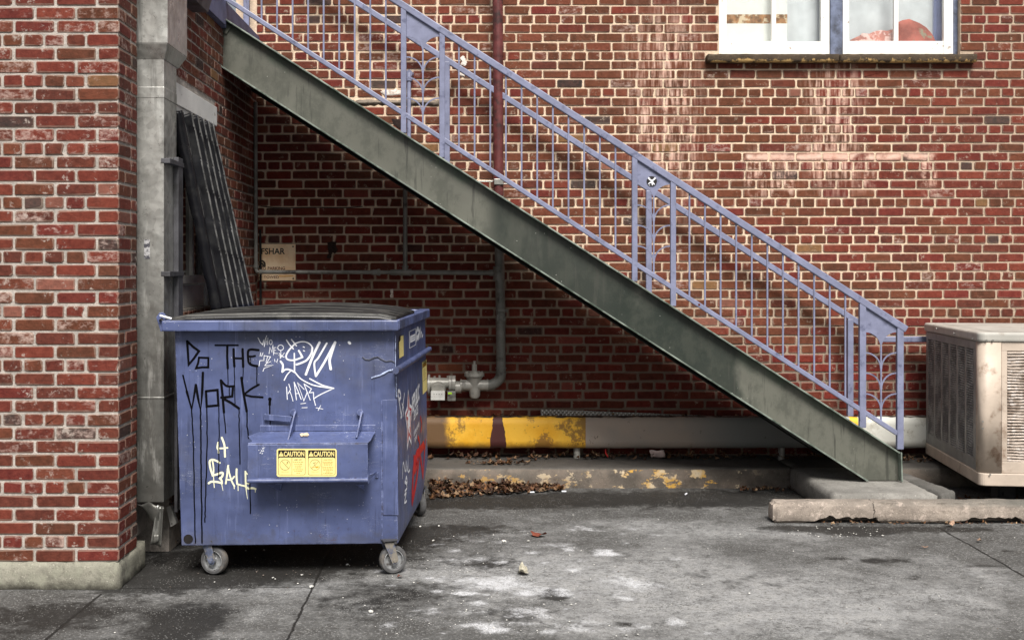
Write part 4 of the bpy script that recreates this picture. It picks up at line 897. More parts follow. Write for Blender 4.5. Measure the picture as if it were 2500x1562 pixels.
# rim
def rimbox(p, q, w, z0, z1, m=None):
    m.bar(p+Z*(z0+z1)/2, q+Z*(z0+z1)/2, w, z1-z0)
rl = FU(403, 808)[0]; rrr = FU(975, 808)[0]
mb = MB(); z0r, z1r = 1.277, 1.333; yo = -.035
mb.bar(B(rl, yo, (z0r+z1r)/2), B(rrr, yo, (z0r+z1r)/2), .07, z1r-z0r)
mb.build('rim', M_BL, body, bevel=.007)
mb = MB(); mb.bar(B(rrr-.034, yo+.036, (z0r+z1r)/2+.001), B(rrr-.034, LD+.03, (z0r+z1r)/2+.001), .07, z1r-z0r); mb.build('rim', M_BL, body, bevel=.007)
mb = MB(); mb.bar(B(rl+.034, yo+.036, (z0r+z1r)/2+.001), B(rl+.034, LD+.03, (z0r+z1r)/2+.001), .07, z1r-z0r); mb.bar(B(rl+.07, LD, (z0r+z1r)/2-.001), B(rrr-.07, LD, (z0r+z1r)/2-.001), .06, z1r-z0r); mb.build('rim', M_BL, body, bevel=.007)
# hinge ear and bent rod at the near left corner
mb = MB(); q = [FP(x, y, .05) for x, y in ((381,775),(388,764),(397,762),(404,768),(403,805),(392,810))]; mb.prism(q, -NF*.012); mb.build('hinge_ear', M_BL, dm_, bevel=.003)
mb = MB(); mb.tube([FP(393, 781, .062), FP(391, 779, .062)], .011, 10); mb.tube([FP(396, 780.5, .060), FP(396, 779.5, .066)], .006, 8); mb.build('hinge_bolt', M_INK, dm_)
mb = MB(); mb.tube([FP(390, 770, .075), FP(419, 778, .07)], .0055, 8); mb.build('hinge_rod', M_WHTP, dm_, True)
# near lid: shallow dome with ribs running left to right
VL = .86
mb = MB()
def lidz(u, v):
    hgt = .040*sin(pi*min(1, max(0, (u+.04)/1.08))**1.15)*(.30+.70*min(1, v/.62)) 
    rib = .015*(.5+.5*cos(v*2*pi*5))*(1 if .02 < u < .98 else 0)
    return z1r+.012+hgt+rib*min(1, u*14)*min(1, (1-u)*14)
u0, u1 = rl+.045, rrr-.012
def lf(u, v):
    x = u0+(u1-u0)*u; y = -.05+VL*v; z = lidz(u, v)
    if v < .02: z -= .010
    return B(x, y, z)
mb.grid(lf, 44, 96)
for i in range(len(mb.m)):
    vv = (i//44+.5)/96; mb.m[i] = 1 if cos(vv*2*pi*5) > .72 else 0  # pale rib tops: highlight painted in as a lighter material
mb.grid(lambda u, v: lf(u, 0)-Z*(.026*v)+NF*.004*v, 44, 2); mb.grid(lambda u, v: lf(1, u)-Z*(.020*v), 96, 2)
mb.build('lid', [M_LID, m_simple('lid_rib_highlight', (.075,.074,.070), .4, 0, .3, 9, (.03,.03,.03), 4, .46, .60)], dm_, True, solid=.004)
# far lid, open, leaning on the return wall
mb = MB(); b0 = Vector((-1.485, 6.78, 1.36)); b1 = Vector((-1.455, 7.70, 1.36)); t0 = Vector((-1.705, 6.73, 2.50)); t1 = Vector((-1.700, 7.62, 2.50))
def ol(u, v):                                      # u across (depth), v up
    p = (b0*(1-u)+b1*u)*(1-v)+(t0*(1-u)+t1*u)*v
    a = .026 if .06 < u < .90 else .008
    w_ = sin(u*2*pi*6.5+ 0); sh = (max(-1, min(1, w_*1.5)))
    u2 = u+.006*math.tanh(5*sin(v*3.2*2*pi+u*1.5))
    w_ = sin(u2*2*pi*6.5); sh = w_+.25*sin(u2*4*pi*6.5); n_ = Vector((.98, 0, .2))
    p = p+n_*(a*sh)+n_*.03*(1-(2*u-1)**2)*.3
    if u > .93: p += n_*(-.02)
    if v > .97: p += Vector((0, 0, .006*sh))
    return p
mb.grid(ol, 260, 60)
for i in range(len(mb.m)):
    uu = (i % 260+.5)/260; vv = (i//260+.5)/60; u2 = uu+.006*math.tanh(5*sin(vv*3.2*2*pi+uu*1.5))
    mb.m[i] = 1 if (sin(u2*2*pi*6.5+.45) > .93 and .03 < uu < .97) else 0  # lighter strips along the ridges: plastic sheen painted in
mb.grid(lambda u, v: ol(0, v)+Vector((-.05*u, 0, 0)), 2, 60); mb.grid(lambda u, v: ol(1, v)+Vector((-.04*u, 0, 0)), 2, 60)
ll = mb.build('lid', [M_BLK, m_simple('ridge_highlight', (.12,.12,.118), .3, 0, .4, 20, (.02,.02,.02), 7, .50, .64)], dm_, True, solid=.004); ll['label'] = 'black ribbed lid thrown open and leaning on the side wall'
# fork pocket
def K(px, py, off): return FP(px, py, off)
pk = .175
fl, frr = FU(604.5, 1081), FU(897.6, 1081)
zt_ = K(700, 1081, pk).z; zbt = K(700, 1176, pk).z; zb_ = K(700, 1052, 0).z; ztp = K(700, 1037, 0).z
uL = (K(604.5, 1100, pk)-A0).dot(E); uR = (K(898, 1100, pk)-A0).dot(E); uLb = FU(635, 1050)[0]; uRb = FU(917, 1050)[0]
def KU(u, off, z): return A0+E*u+NF*off+Z*z
mb = MB()
q = [KU(uL, pk, zt_), KU(uR, pk, zt_), KU(uR+.01, pk*.85, zt_+.006), KU(uR+.02, pk*.5, zt_+(zb_-zt_)*.5), KU(uRb, .012, zb_), KU(uLb, .012, zb_), KU(uLb-.05, pk*.45, zb_-.012), KU(uL+.02, pk*.85, zt_+.008)]
mb.prism(q, -Z*.006)
pt_ = MB()
mb.prism([KU(uL, pk, zbt), KU(uR, pk, zbt), KU(uR, pk, zt_-.0065), KU(uL, pk, zt_-.0065)], -NF*.006)
mb.prism([KU(uL, pk-.007, zbt), KU(uR+.006, pk-.007, zbt), KU(uRb-.02, .004, zbt+.005), KU(uL+.02, .004, zbt+.005)], Z*.006)
mb.prism([KU(uLb, .001, zb_), KU(uRb, .001, zb_), KU(uRb, .001, ztp), KU(uLb, .001, ztp)], NF*.010)
mb.tube([KU(uL-.002, pk-.001, zbt+.006), KU(uR, pk-.001, zbt+.006)], .011, 12)
pocket = mb.build('fork_pocket', M_BL, dm_, bevel=.003)
mb = MB(); w1 = [K(899, 1160, pk*.97), K(899, 1181, pk), K(910, 1163, pk*.5), K(922, 1152, .02), K(920, 1149, .02)]; mb.prism(w1, NF*.006+Z*.002)
mb.prism([K(868, 1183, pk*.8), K(885, 1183, pk*.2), K(887, 1196, .01)], E*.008); mb.prism([K(650, 1182, pk*.7), K(684, 1180, pk*.3), K(682, 1199, .01)], E*.008)
mb.tube([K(920, 1152, .0), K(920, 1165, .0)], .010, 8); mb.build('pocket_brace', M_BL, pocket, bevel=.002)
for (tx, ty, bx_, by2) in ((716.5, 1006, 699, 1074), (879.5, 1006, 866, 1068)):
    mb = MB(); a = K(tx, ty, .012); b = K(tx-2, 1046, .012); c = K(bx_, by2, pk*.78); mb.prism([a+E*.004, K(tx, ty-3, .03)+E*.004, c+E*.004, KU((c-A0).dot(E), pk*.5, zt_+.02), b+E*.004], E*.009)
    for i in range(7):
        a_ = i*.9; mb.tube([a+Vector((cos(a_), 0, sin(a_)))*.010+NF*-.01, a+Vector((cos(a_), 0, sin(a_)))*.010+NF*.014], .008, 7)
    mb.tube([a-NF*.012, a+NF*.016], .017, 14); mb.build('gusset', M_BL, pocket, bevel=.002)
mb = MB(); mb.prism([K(645, 1010, .012), K(645, 1024.5, .012), K(709, 1029, .03), K(713, 1016, .03)], NF*.008); mb.prism([K(645, 1009, .0), K(650, 1006, .0), K(650, 1010, .02), K(645, 1010, .02)], Z*-.03); mb.build('bracket', M_BL, dm_, bevel=.002)
# corner plate, weld seams, dented fold
mb = MB(); mb.prism([K(933.5, 976, .001), K(969, 974, .001), K(972.5, 1256, .001), K(935, 1256, .001)], NF*.005); mb.prism([K(930, 978, .001), K(933.3, 976, .001), K(934.6, 1326, .001), K(931, 1327, .001)], NF*.003); mb.build('corner_plate', M_BL, body, bevel=.002)
M_WELD = m_simple('weld_grime', (.07,.075,.10), .6, 0, .5, 60); M_WELDL = m_simple('weld_scuffed', (.36,.42,.60), .45, 0, .4, 60, (.08,.09,.14), 50, .5, .6)
mb = MB()
pv_ = [(885,871),(892,877),(902,878),(912,873),(922,871),(932,877),(942,882),(955,880),(963,884)]; mb.tube([K(x, y, .003) for x, y in pv_], .0032, 6)
mb.build('weld_seam', M_WELD, body)
mb = MB(); sp_ = [(907,923),(918,919),(928,916),(938,911),(948,905),(958,904),(968,899)]
mb.tube([K(x+random.uniform(-1, 1), y+random.uniform(-1, 1), .003) for x, y in sp_ ], [.0035,.005,.004,.006,.004,.006,.005], 7)
for i in range(16): p = K(964+random.uniform(-4, 4)+i*.45, 904+random.uniform(-5, 5), .006+.0*i); mb.tube([p, p+Vector((.008, 0, .004))], random.uniform(.004, .008), 6)
yy = [K(967.5+random.uniform(-.8, .8), y, .002) for y in range(918, 974, 4)]; mb.tube(yy, [random.uniform(.001, .0035) for _ in yy], 6)
mb.tube([K(965.5, y, .001) for y in (820, 860, 895)], .002, 6); mb.build('weld_seam', M_WELDL, body)
mb = MB(); mb.tube([SP(966, 905, .015), SP(1048, 852, .015)], .017, 14); mb.build('side_rod', M_BL, body, True)
# drain hole
mb = MB(); c = K(459.6, 1315, .0015); mb.add([c+(E*cos(i/24*2*pi)+Z*sin(i/24*2*pi))*.0225 for i in range(24)], [tuple(range(24))]); mb.tube([c+(E*cos(i/24*2*pi)+Z*sin(i/24*2*pi))*.0225 for i in range(25)], .0018, 6, 0, False); mb.build('drain_hole', M_INK, body)
# casters
M_FORK = m_simple('caster_fork_paint', (.11,.13,.20), .45, .1, .4, 30, (.22,.20,.17), 16, .5, .62)
def caster(pos, yaw, lab=None):
    ax = Vector((cos(yaw), sin(yaw), 0)); fw = Vector((-sin(yaw), cos(yaw), 0)); c = pos.copy(); c.z = .0735
    mb = MB(); prof = [(.052,-.019),(.056,-.022),(.068,-.021),(.0725,-.014),(.0735,0),(.0725,.014),(.068,.021),(.056,.022),(.052,.019)]; n = 36
    vs = [c+ax*h+(fw*cos(j/n*2*pi)+Z*sin(j/n*2*pi))*r for r, h in prof for j in range(n)]
    fs = [(i*n+j, i*n+(j+1)%n, (i+1)*n+(j+1)%n, (i+1)*n+j) for i in range(len(prof)-1) for j in range(n)]
    cas = MB(); top = c+Z*.095+fw*.028; cas.tube([top-Z*.012, top+Z*.012], .034, 16); cas.bar(top+Z*.014-ax*.05, top+Z*.014+ax*.05, .08, .006)
    for i in range(2): q = top+ax*(.04*(1 if i else -1))+fw*-.03; cas.tube([q-Z*.006, q+Z*.012], .008, 6)
    root = cas.build('caster', M_GDRK, dm_, True)
    mb.add(vs, fs); mb.build('tyre', M_TIRE, root, True)
    mb = MB(); n = 30; prof = [(.055,-.0185),(.049,-.021),(.046,-.010),(.046,.010),(.049,.021),(.055,.0185)]
    vs = [c+ax*h+(fw*cos(j/n*2*pi)+Z*sin(j/n*2*pi))*r for r, h in prof for j in range(n)]
    mb.add(vs, [(i*n+j, i*n+(j+1)%n, (i+1)*n+(j+1)%n, (i+1)*n+j) for i in range(len(prof)-1) for j in range(n)])
    mb.tube([c-ax*.024, c+ax*.024], .015, 14)
    for i in range(5): a = i*2*pi/5+.4; d = fw*cos(a)+Z*sin(a); mb.bar(c+d*.013, c+d*.047, .010, .008, ax)
    mb.tube([c-ax*.003, c+ax*.003], .047, 24); mb.build('rim', M_RIM, root, True)
    mb = MB()
    for sg in (-1, 1):
        o_ = c+ax*sg*.031; q = [o_+Z*-.018+fw*-.010, o_+Z*-.018+fw*.010, o_+fw*.020+Z*.0, top+ax*sg*.031+fw*.030, top+ax*sg*.031-fw*.026, o_-fw*.020+Z*.0]; mb.prism(q, ax*sg*.005)
    mb.tube([c-ax*.040, c+ax*.040], .007, 8); mb.tube([c-ax*.042, c-ax*.036], .011, 6); mb.build('fork', M_FORK, root, bevel=.0015)
    return root
cy = lambda px, py: Vector((G(px, py)[0], G(px, py)[1], 0))
caster(cy(524, 1400), radians(74))
caster(cy(959, 1398), radians(112)); caster(cy(1024, 1257), radians(25)); caster(Vector((A0.x+.22, A0.y+1.4, 0)), radians(60))
# paint on the near face
PLF = (A0.copy(), E, Z, NF)
def zA(x, y): return FU(420+x/5.4, 780+y/5.4)
def zB(x, y): return FU(380+x/2.16, 720+y/2.16)
def zC(x, y): return FU(500+x/7.2, 1040+y/7.2)
PXM = 1/467.0
kcnt = [0]
def paint(mb, cv, sc, rows):
    for row in rows:
        wd, pts = row[0], row[1]; sm = len(row) > 2 and 's' in row[2]; tp = .45 if len(row) > 2 and 't' in row[2] else None
        stroke(mb, [cv(*p) for p in pts], wd/sc*PXM, PLF, kcnt[0] % 40, 0, sm, tp); kcnt[0] += 1
def drip(mb, cv, sc, wd, pts):
    (x0, y0), (x1, y1) = pts[0], pts[-1]; q = []; n_ = max(3, int(abs(y1-y0)/sc/10))
    for i in range(n_+1):
        t = i/n_; j = t*(len(pts)-1); a = min(int(j), len(pts)-2); j -= a
        q.append((pts[a][0]*(1-j)+pts[a+1][0]*j+sc*random.uniform(-.55, .55)*(0 < i < n_), pts[a][1]*(1-j)+pts[a+1][1]*j))
    paint(mb, cv, sc, [(wd, q, 's')])
mb = MB()
paint(mb, zA, 5.4, [(32,[(200,285),(210,440),(220,592),(290,510),(355,415),(280,360),(200,285)]), (28,[(355,500),(480,505),(478,628),(395,628),(318,640),(345,570),(355,500)]),
 (23,[(570,338),(870,338)]), (31,[(730,340),(727,480),(735,640)]), (33,[(812,390),(815,500),(822,615)]), (33,[(930,390),(938,620)]), (26,[(820,508),(930,512)]),
 (31,[(1140,402),(1012,402),(1006,530),(1020,575),(1060,600),(1125,612)],'s'), (26,[(1012,485),(1060,486),(1095,478)]),
 (22,[(145,735),(200,960),(255,1165)]), (33,[(195,945),(260,1180),(315,860)]), (33,[(315,860),(345,1040),(378,1195),(398,950),(408,700)]),
 (31,[(448,942),(600,925),(605,1020),(612,1128),(458,1142),(448,942)]), (33,[(645,800),(665,980),(685,1220)]), (28,[(648,800),(700,860),(745,878),(812,875)],'s'), (31,[(805,878),(795,1008),(740,1018),(650,1025)]), (33,[(672,1038),(780,1095),(882,1168)]),
 (33,[(915,765),(945,980),(985,1205)]), (26,[(1145,855),(1040,915),(950,985)],'s'), (26,[(950,988),(1050,1012),(1195,1022)]), (48,[(1290,1047)]), (33,[(1290,1060),(1288,1120)]), (18,[(1289,1110),(1288,1238)])])
for wd, pts in [(9,[(735,640),(738,860)]),(9,[(822,615),(832,1105)]),(9,[(938,625),(932,800)]),(10,[(1118,612),(1120,850)]),(8,[(1038,500),(1038,570)]),(9,[(757,890),(757,1005)])]: drip(mb, zA, 5.4, wd*1.35, pts)
for wd, pts in [(5.5,[(190,600),(200,800),(205,1100),(210,1305)]),(6.5,[(237,606),(240,900),(245,1305)]),(5.5,[(270,590),(272,800),(264,1050),(260,1195)]),(4.5,[(333,590),(335,720),(334,820),(332,960)]),(5,[(360,620),(370,725)]),(5,[(440,600),(441,720),(445,890)]),(6,[(482,612),(483,690),(490,752)]),(5,[(497,990),(500,1150)]),(4,[(604,664),(604,685)]),(5,[(118,1290),(118,1296)])]: drip(mb, zB, 2.16, wd*1.2, pts)
g = mb.build('graffiti_lettering', M_BLKP, dm_); g['label'] = 'black dripping hand-painted words DO THE WORK'
mb = MB()
def circ(cx, cy_, rx, ry, n=16): return [(cx+rx*cos(i/n*2*pi), cy_+ry*sin(i/n*2*pi)) for i in range(n+1)]
paint(mb, zA, 5.4, [(10,[(1135,240),(1165,300),(1195,330),(1207,268),(1218,355)]),(8,[(1218,355),(1225,270),(1248,212)]),(7,[(1240,245),(1238,330)]),(7,[(1264,240),(1262,332)]),(7,[(1240,292),(1262,288)]),(7,circ(1302,298,18,32)),
 (8,[(1280,450),(1290,365),(1318,430),(1330,328),(1340,465)]),(7,[(1375,368),(1345,370),(1345,442),(1392,447)]),(7,[(1345,405),(1368,403)]),(9,circ(1432,370,38,36)),(8,[(1432,406),(1436,440),(1425,512)]),(8,[(1408,470),(1480,492)]),(8,[(1482,438),(1425,512)]),(8,[(1412,442),(1468,495)]),
 (8,[(1170,435),(1162,480)]),(8,[(1200,437),(1182,482)]),(8,[(1148,610),(1158,540),(1205,538)]),(7,[(1215,470),(1212,540)]),(8,[(1215,475),(1300,490),(1225,605),(1330,600),(1215,640),(1200,680)]),(7,[(1262,480),(1240,560)]),(7,[(1240,580),(1305,550)]),(8,[(1352,522),(1358,555)]),(8,[(1395,520),(1380,562)]),
 (17,[(1510,270),(1550,330),(1600,385)],'s'),(17,[(1575,262),(1605,300),(1640,345)],'s'),(22,[(1625,315),(1545,400),(1505,475),(1525,525),(1610,533),(1720,495)],'s'),(26,[(1720,495),(1690,440),(1672,410)]),
 (16,[(1620,318),(1690,293),(1770,297),(1830,335),(1852,375)],'s'),(26,[(1850,370),(1840,440),(1780,530),(1700,572),(1640,592)],'s'),(13,[(1730,358),(1746,366)]),(13,[(1732,408),(1748,414)]),(18,[(1612,445),(1615,570),(1615,690)]),
 (26,[(1432,550),(1462,600),(1455,688)],'s'),(22,[(1455,688),(1500,655),(1560,662),(1620,695)],'s'),(15,[(1560,680),(1515,730),(1480,798)],'s'),(32,[(1945,300),(1850,500),(1765,722)],'s'),(24,[(2040,312),(1930,500),(1880,560),(1880,640),(1895,742)],'s'),(30,[(1897,742),(2010,560),(2150,298)],'s'),(34,[(2150,300),(2085,500),(2078,560),(2093,650)],'s'),(14,[(1862,440),(1815,470)]),
 (17,[(1620,690),(1700,780),(1850,858),(2010,890),(2130,905)],'s'),(17,[(1815,778),(1980,862),(2132,905)],'s'),(13,[(2132,905),(1960,985),(1868,1042)],'s'),
 (11,[(1510,885),(1520,1050)]),(10,[(1540,850),(1562,920),(1530,975)]),(10,[(1553,940),(1575,1000),(1595,1072)]),(11,[(1640,1055),(1610,825)]),(11,[(1610,825),(1660,940),(1702,1050)]),(9,[(1628,975),(1672,970)]),(11,[(1742,918),(1655,832),(1738,1070),(1782,955)]),(11,[(1740,845),(1822,1060)]),(11,[(1745,848),(1838,912),(1808,962),(1865,958)]),(11,[(1865,958),(1868,1040),(1892,1128)]),
 (9,[(1698,1108),(1762,1100)]),(9,[(1713,1160),(1782,1158)]),(8,[(1960,1130),(1927,1196)]),(8,[(1898,1160),(1990,1178)]),(34,[(2332,300),(2345,312)])])
for x, y in [(1635,225),(1685,228),(2210,335),(2258,540),(2340,780),(1398,948),(1328,732),(2270,988),(784,500),(525,515),(1068,1243)]: paint(mb, zA, 5.4, [(9,[(x,y)])])
for x, y in [(167,738),(840,1008),(655,1105),(690,1120),(745,1115),(600,1210),(640,1215),(700,1250),(1115,800),(960,1130),(1010,1180),(820,1255)]: paint(mb, zB, 2.16, [(3.4,[(x,y)])])
g = mb.build('graffiti_drawing', M_WHTP, dm_); g['label'] = 'white marker scrawl of a face, an arrow and small words'
mb = MB()
paint(mb, zC, 7.2, [(34,[(300,200),(345,330),(352,460),(356,535)],'s'),(30,[(235,285),(220,375),(240,415),(245,470)],'s'),(28,[(225,388),(300,388),(400,378)]),(34,[(262,642),(190,600),(120,588),(85,625),(100,740),(140,868)],'s'),(26,[(135,610),(150,690),(155,770),(150,850)],'s'),(36,[(145,862),(220,842),(300,812),(318,840),(300,890),(262,912)],'s'),(34,[(262,912),(295,950),(300,1005)],'s'),(36,[(70,1000),(120,972),(220,978),(300,1000)],'s'),
 (30,[(370,1005),(392,850),(410,692)],'s'),(28,[(410,692),(425,800),(470,950),(520,1050)],'s'),(26,[(390,935),(465,938),(518,882)],'s'),(32,[(560,752),(558,880),(570,1015)],'s'),(28,[(570,1012),(640,1035),(720,1050)],'s'),(30,[(715,795),(718,900),(720,1000),(732,1090)],'s'),(22,[(710,792),(748,840)]),(28,[(722,1000),(790,1000)]),(36,[(720,1060),(770,1092),(840,1085),(892,1100)],'s'),
 (14,[(160,985),(168,1075)]),(16,[(298,1010),(320,1130)],'t'),(14,[(515,1050),(519,1095)]),(14,[(585,1040),(587,1128)]),(20,[(728,1100),(738,1190),(752,1275)],'t'),(13,[(888,1110),(889,1155)]),(14,[(155,890),(160,960)])])
g = mb.build('graffiti_lettering', M_CRMP, dm_); g['label'] = 'cream spray-painted letters with short drips'
# caution sticker on the pocket
mb = MB(); R0 = KU(0, pk+.0008, 0); rp = lambda x, y, d=0: FPp(580+x/5.816, 980+y/5.816, d)
def FPp(px, py, d): return ray(px, py, A0+NF*(pk+.001+d), NF)
def rquad(mb, x0, y0, x1, y1, r, m, d, n=5):
    pts = []
    for cx, cy_, a0 in ((x1-r, y0+r, -90), (x1-r, y1-r, 0), (x0+r, y1-r, 90), (x0+r, y0+r, 180)):
        for i in range(n+1): a = radians(a0+90*i/n); pts.append(rp(cx+r*cos(a), cy_+r*sin(a), d))
    mb.add(pts, [tuple(range(len(pts)))], m)
rquad(mb, 555, 668, 1408, 1066, 34, 0, 0)
for ox in (0, 425):
    rquad(mb, 576+ox, 687, 964+ox, 1042, 28, 1, .0003); rquad(mb, 582+ox, 793, 959+ox, 1037, 24, 0, .0006)
    rquad(mb, 577+ox, 687.5, 963+ox, 790, 12, 1, .00045)
    mb.add([rp(x, y, .0008) for x, y in ((582+ox,775),(655+ox,775),(619+ox,705))], [(0,1,2)], 0); mb.add([rp(x, y, .0010) for x, y in ((615+ox,725),(623+ox,725),(621+ox,757),(617+ox,757))], [(0,1,2,3)], 1)
    mb.text('CAUTION', rp(655+ox, 774, .0008), E, Z, .0335, 0, .025, sx=.69)
    mb.add([rp(x, y, .0009) for x, y in ((769+ox,792),(774+ox,792),(774+ox,1038),(769+ox,1038))], [(0,1,2,3)], 1)
    ci = [rp(675+ox+74*cos(i/30*2*pi), 896+74*sin(i/30*2*pi), .0012) for i in range(31)]; mb.tube(ci, .0007, 5, 1, False)
    a, b = ((628,843),(724,948)) if ox == 0 else ((724,850),(628,945)); mb.tube([rp(a[0]+ox, a[1], .0012), rp(b[0]+ox, b[1], .0012)], .0007, 5, 1)
    e0 = 860+ox
    mb.text('KEEP OFF!' if ox == 0 else 'LOAD EVENLY', rp(e0, 833, .0009), E, Z, .0085, 1 if ox == 0 else 2, .02, 'CENTER', 1.0 if ox == 0 else .85)
    for i, (yy, wd_) in enumerate([(856,140),(884,110),(910,100),(936,90),(964,150),(988,110),(1015,50)] if ox == 0 else [(856,150),(876,130),(896,120),(932,155),(952,140),(974,135),(994,60),(1015,140)]):
        x = e0-wd_/2
        while x < e0+wd_/2:
            l = random.uniform(14, 34); l = min(l, e0+wd_/2-x); mb.add([rp(x, yy-4, .0009), rp(x+l, yy-4, .0009), rp(x+l, yy+4, .0009), rp(x, yy+4, .0009)], [(0,1,2,3)], 2); x += l+7
    mb.text('FALLING HAZARD' if ox == 0 else 'TIPPING HAZARD', rp(675+ox, 1000, .0009), E, Z, .0055, 2, .0, 'CENTER', .9)
pl2 = (A0+NF*(pk+.0016), E, Z, NF); lr = lambda x, y: ((rp(x, y)-A0).dot(E), rp(x, y).z)
for pp, wd_, m_ in [([(690,885),(712,870)], 5, 2), ([(700,858),(716,852),(713,880)], 4, 1), ([(1050,920),(1062,935),(1150,915)], 4, 3), ([(1075,872),(1110,862)], 6, 1), ([(1085,880),(1120,935)], 3, 1), ([(1115,935),(1145,928)], 12, 3)]: stroke(mb, [lr(*p) for p in pp], wd_/5.816*PXM, pl2, 0, m_)
mb.build('caution_sticker', [M_STK, M_INK, M_STKT, M_STK2], pocket)
mb = MB()
for _ in range(26):
    x = 350+random.gauss(0, 26); y = 690+random.gauss(0, 26)+(x-350)*-.6; q = rp(x, y, -.0005); r = random.uniform(.0006, .0026); mb.add([q+(E*cos(i*1.05)+Z*sin(i*1.05)*random.uniform(.6, 1.6))*r for i in range(6)], [tuple(range(6))])
mb.build('paint_chip', M_WHTP, pocket)
def blob(mb, c, r, seed, sub=2, amp=.35, fl=1.0, m=0):
    bm = bmesh.new(); bmesh.ops.create_icosphere(bm, subdivisions=sub, radius=1)
    vs = [Vector(c)+Vector((v.co.x, v.co.y, v.co.z*fl))*r*(1+amp*fbm(v.co*1.7+Vector((seed, seed*2, 0)))*1.6) for v in bm.verts]
    mb.add(vs, [tuple(v.index for v in f.verts) for f in bm.faces], m); bm.free()
mb = MB(); c = ray(743, 1063, A0+NF*.09, NF); c.z = zb_-(zb_-zt_)*.5+.009
for i in range(5): blob(mb, c+Vector((random.uniform(-.014, .014), random.uniform(-.006, .006), random.uniform(-.002, .005))), .0095, i*3.3)
tag(mb.build('popcorn', m_simple('popcorn_cream', (.80,.64,.44), .8, 0, .2, 60), None, True), 'crumpled piece of pale popcorn lying on the fork pocket of the dumpster', 'food scrap')

# paint and stickers on the long side
BS = B0.copy(); PLS = (BS, FS, EZS, NS)
def sstroke(mb, pts, wd, m=0, k=0, sm=True): stroke(mb, [SU(*p) for p in pts], wd, PLS, k, m, sm)
def squad(mb, x0, y0, x1, y1, m, d, sl=-.62):
    """upright sticker: x0..x1 pixels along the face, y0,y1 at its near edge, receding"""
    pts = []
    for px, py in ((x0, y0), (x1, y0), (x1, y1), (x0, y1)):
        u = SU(px, PY)[0]; z = SU(x0, py)[1]; pts.append(B0+FS*u+EZS*z+NS*d)
    mb.add(pts, [(0,1,2,3)], m)
    return pts
mb = MB(); squad(mb, 970.5, 824, 981.5, 877, 0, .0012)
sstroke(mb, [(973,838),(973,846)], .03, 1, 3); sstroke(mb, [(977,851),(979,838)], .018, 1, 4); sstroke(mb, [(979,838),(980,852)], .018, 1, 5); sstroke(mb, [(972.5,868),(973,872)], .012, 1, 6); sstroke(mb, [(974,828),(977,824)], .03, 1, 7); sstroke(mb, [(965,848),(967,856)], .02, 1, 8)
mb.build('yellow_sticker', [M_STK, M_INK], dm_)
mb = MB(); a = squad(mb, 1026, 888, 1037, 969, 0, .0012); ex = (a[1]-a[0]); ez = (a[0]-a[3])
def sub(x0, y0, x1, y1, d, m): mb.add([a[3]+ex*x+ez*y+NS*d for x, y in ((x0,y0),(x1,y0),(x1,y1),(x0,y1))], [(0,1,2,3)], m)
sub(.08,.82,.92,.94,.0005,1); sub(.14,.835,.86,.925,.001,2); sub(.1,.40,.9,.412,.0005,1)
for i in range(9): sub(.15, .74-i*.035, .55+random.random()*.3, .748-i*.035, .0005, 3)
mb.text('CAUTION', a[3]+ex*.18+ez*.85+NS*.0015, ex, Z, ex.length*.15, 1, .02)
mb.build('yellow_sticker', [M_STK, M_INK, M_STK2, M_STKT], dm_)
mb = MB(); a = squad(mb, 995.5, 810, 1012, 853, 0, .0009); ex = (a[1]-a[0]); ez = (a[0]-a[3])
sub(.07,.04,.93,.96,.0004,1); sub(.12,.30,.88,.70,.0008,0); sub(.3,.42,.8,.45,.0012,1); sub(.3,.54,.8,.57,.0012,1)
mb.build('white_label', [M_WHTP, M_BL], dm_)
mb = MB()
ys = lambda px, py: (px, py)
for k, (pp, wd) in enumerate([([(1017,829),(1016,812),(1020,802),(1023,812),(1019,824),(1016,822)], .030), ([(1021,828),(1025,804)], .022), ([(1024,826),(1027,798)], .012), ([(1026,822),(1028,810),(1030,822),(1032,816)], .016),
  ([(971,966),(972,954),(976,956),(978,968),(974,976)], .020), ([(972,966),(977,1000),(980,1018)], .018), ([(978,1020),(983,990),(987,960)], .014), ([(981,985),(985,998),(983,1016)], .012),
  ([(982,1166),(984,1128),(989,1150),(991,1124)], .012), ([(991,1124),(993,1150),(996,1128)], .011), ([(996,1112),(996,1150),(1000,1146)], .011), ([(990,1170),(992,1164),(993,1178),(988,1176)], .018), ([(991,1178),(993,1190),(988,1198)], .012), ([(987,1208),(991,1203),(987,1226),(992,1222)], .013)]):
    sstroke(mb, pp, wd, 0, k)
g = mb.build('graffiti_drawing', M_WHTP, dm_); g['label'] = 'white scribbles on the long side'
# red star emblem and white lettering of the side
mb = MB(); cu, cz = SU(997.5, 1025); hw, hh = .155, .165
def starpts(r1, r2, s=1.0, rot=0): return [(cu+s*hw*(r1 if i % 2 == 0 else r2)*sin(i*pi/5+rot), cz+s*hh*(r1 if i % 2 == 0 else r2)*cos(i*pi/5+rot)) for i in range(10)]
def spoly(pts, m, d): 
    c = B0+FS*(sum(p[0] for p in pts)/len(pts))+EZS*(sum(p[1] for p in pts)/len(pts))+NS*d
    v = [B0+FS*p[0]+EZS*p[1]+NS*d for p in pts]; mb.add([c]+v, [(0, i+1, (i+1) % len(v)+1) for i in range(len(v))], m)
spoly(starpts(.92, .50), 0, .0016)
stroke(mb, starpts(.92, .50)+[starpts(.92, .50)[0]], .045, PLS, 8, 0); stroke(mb, starpts(.86, .45)+[starpts(.86, .45)[0]], .016, PLS, 24, 1)
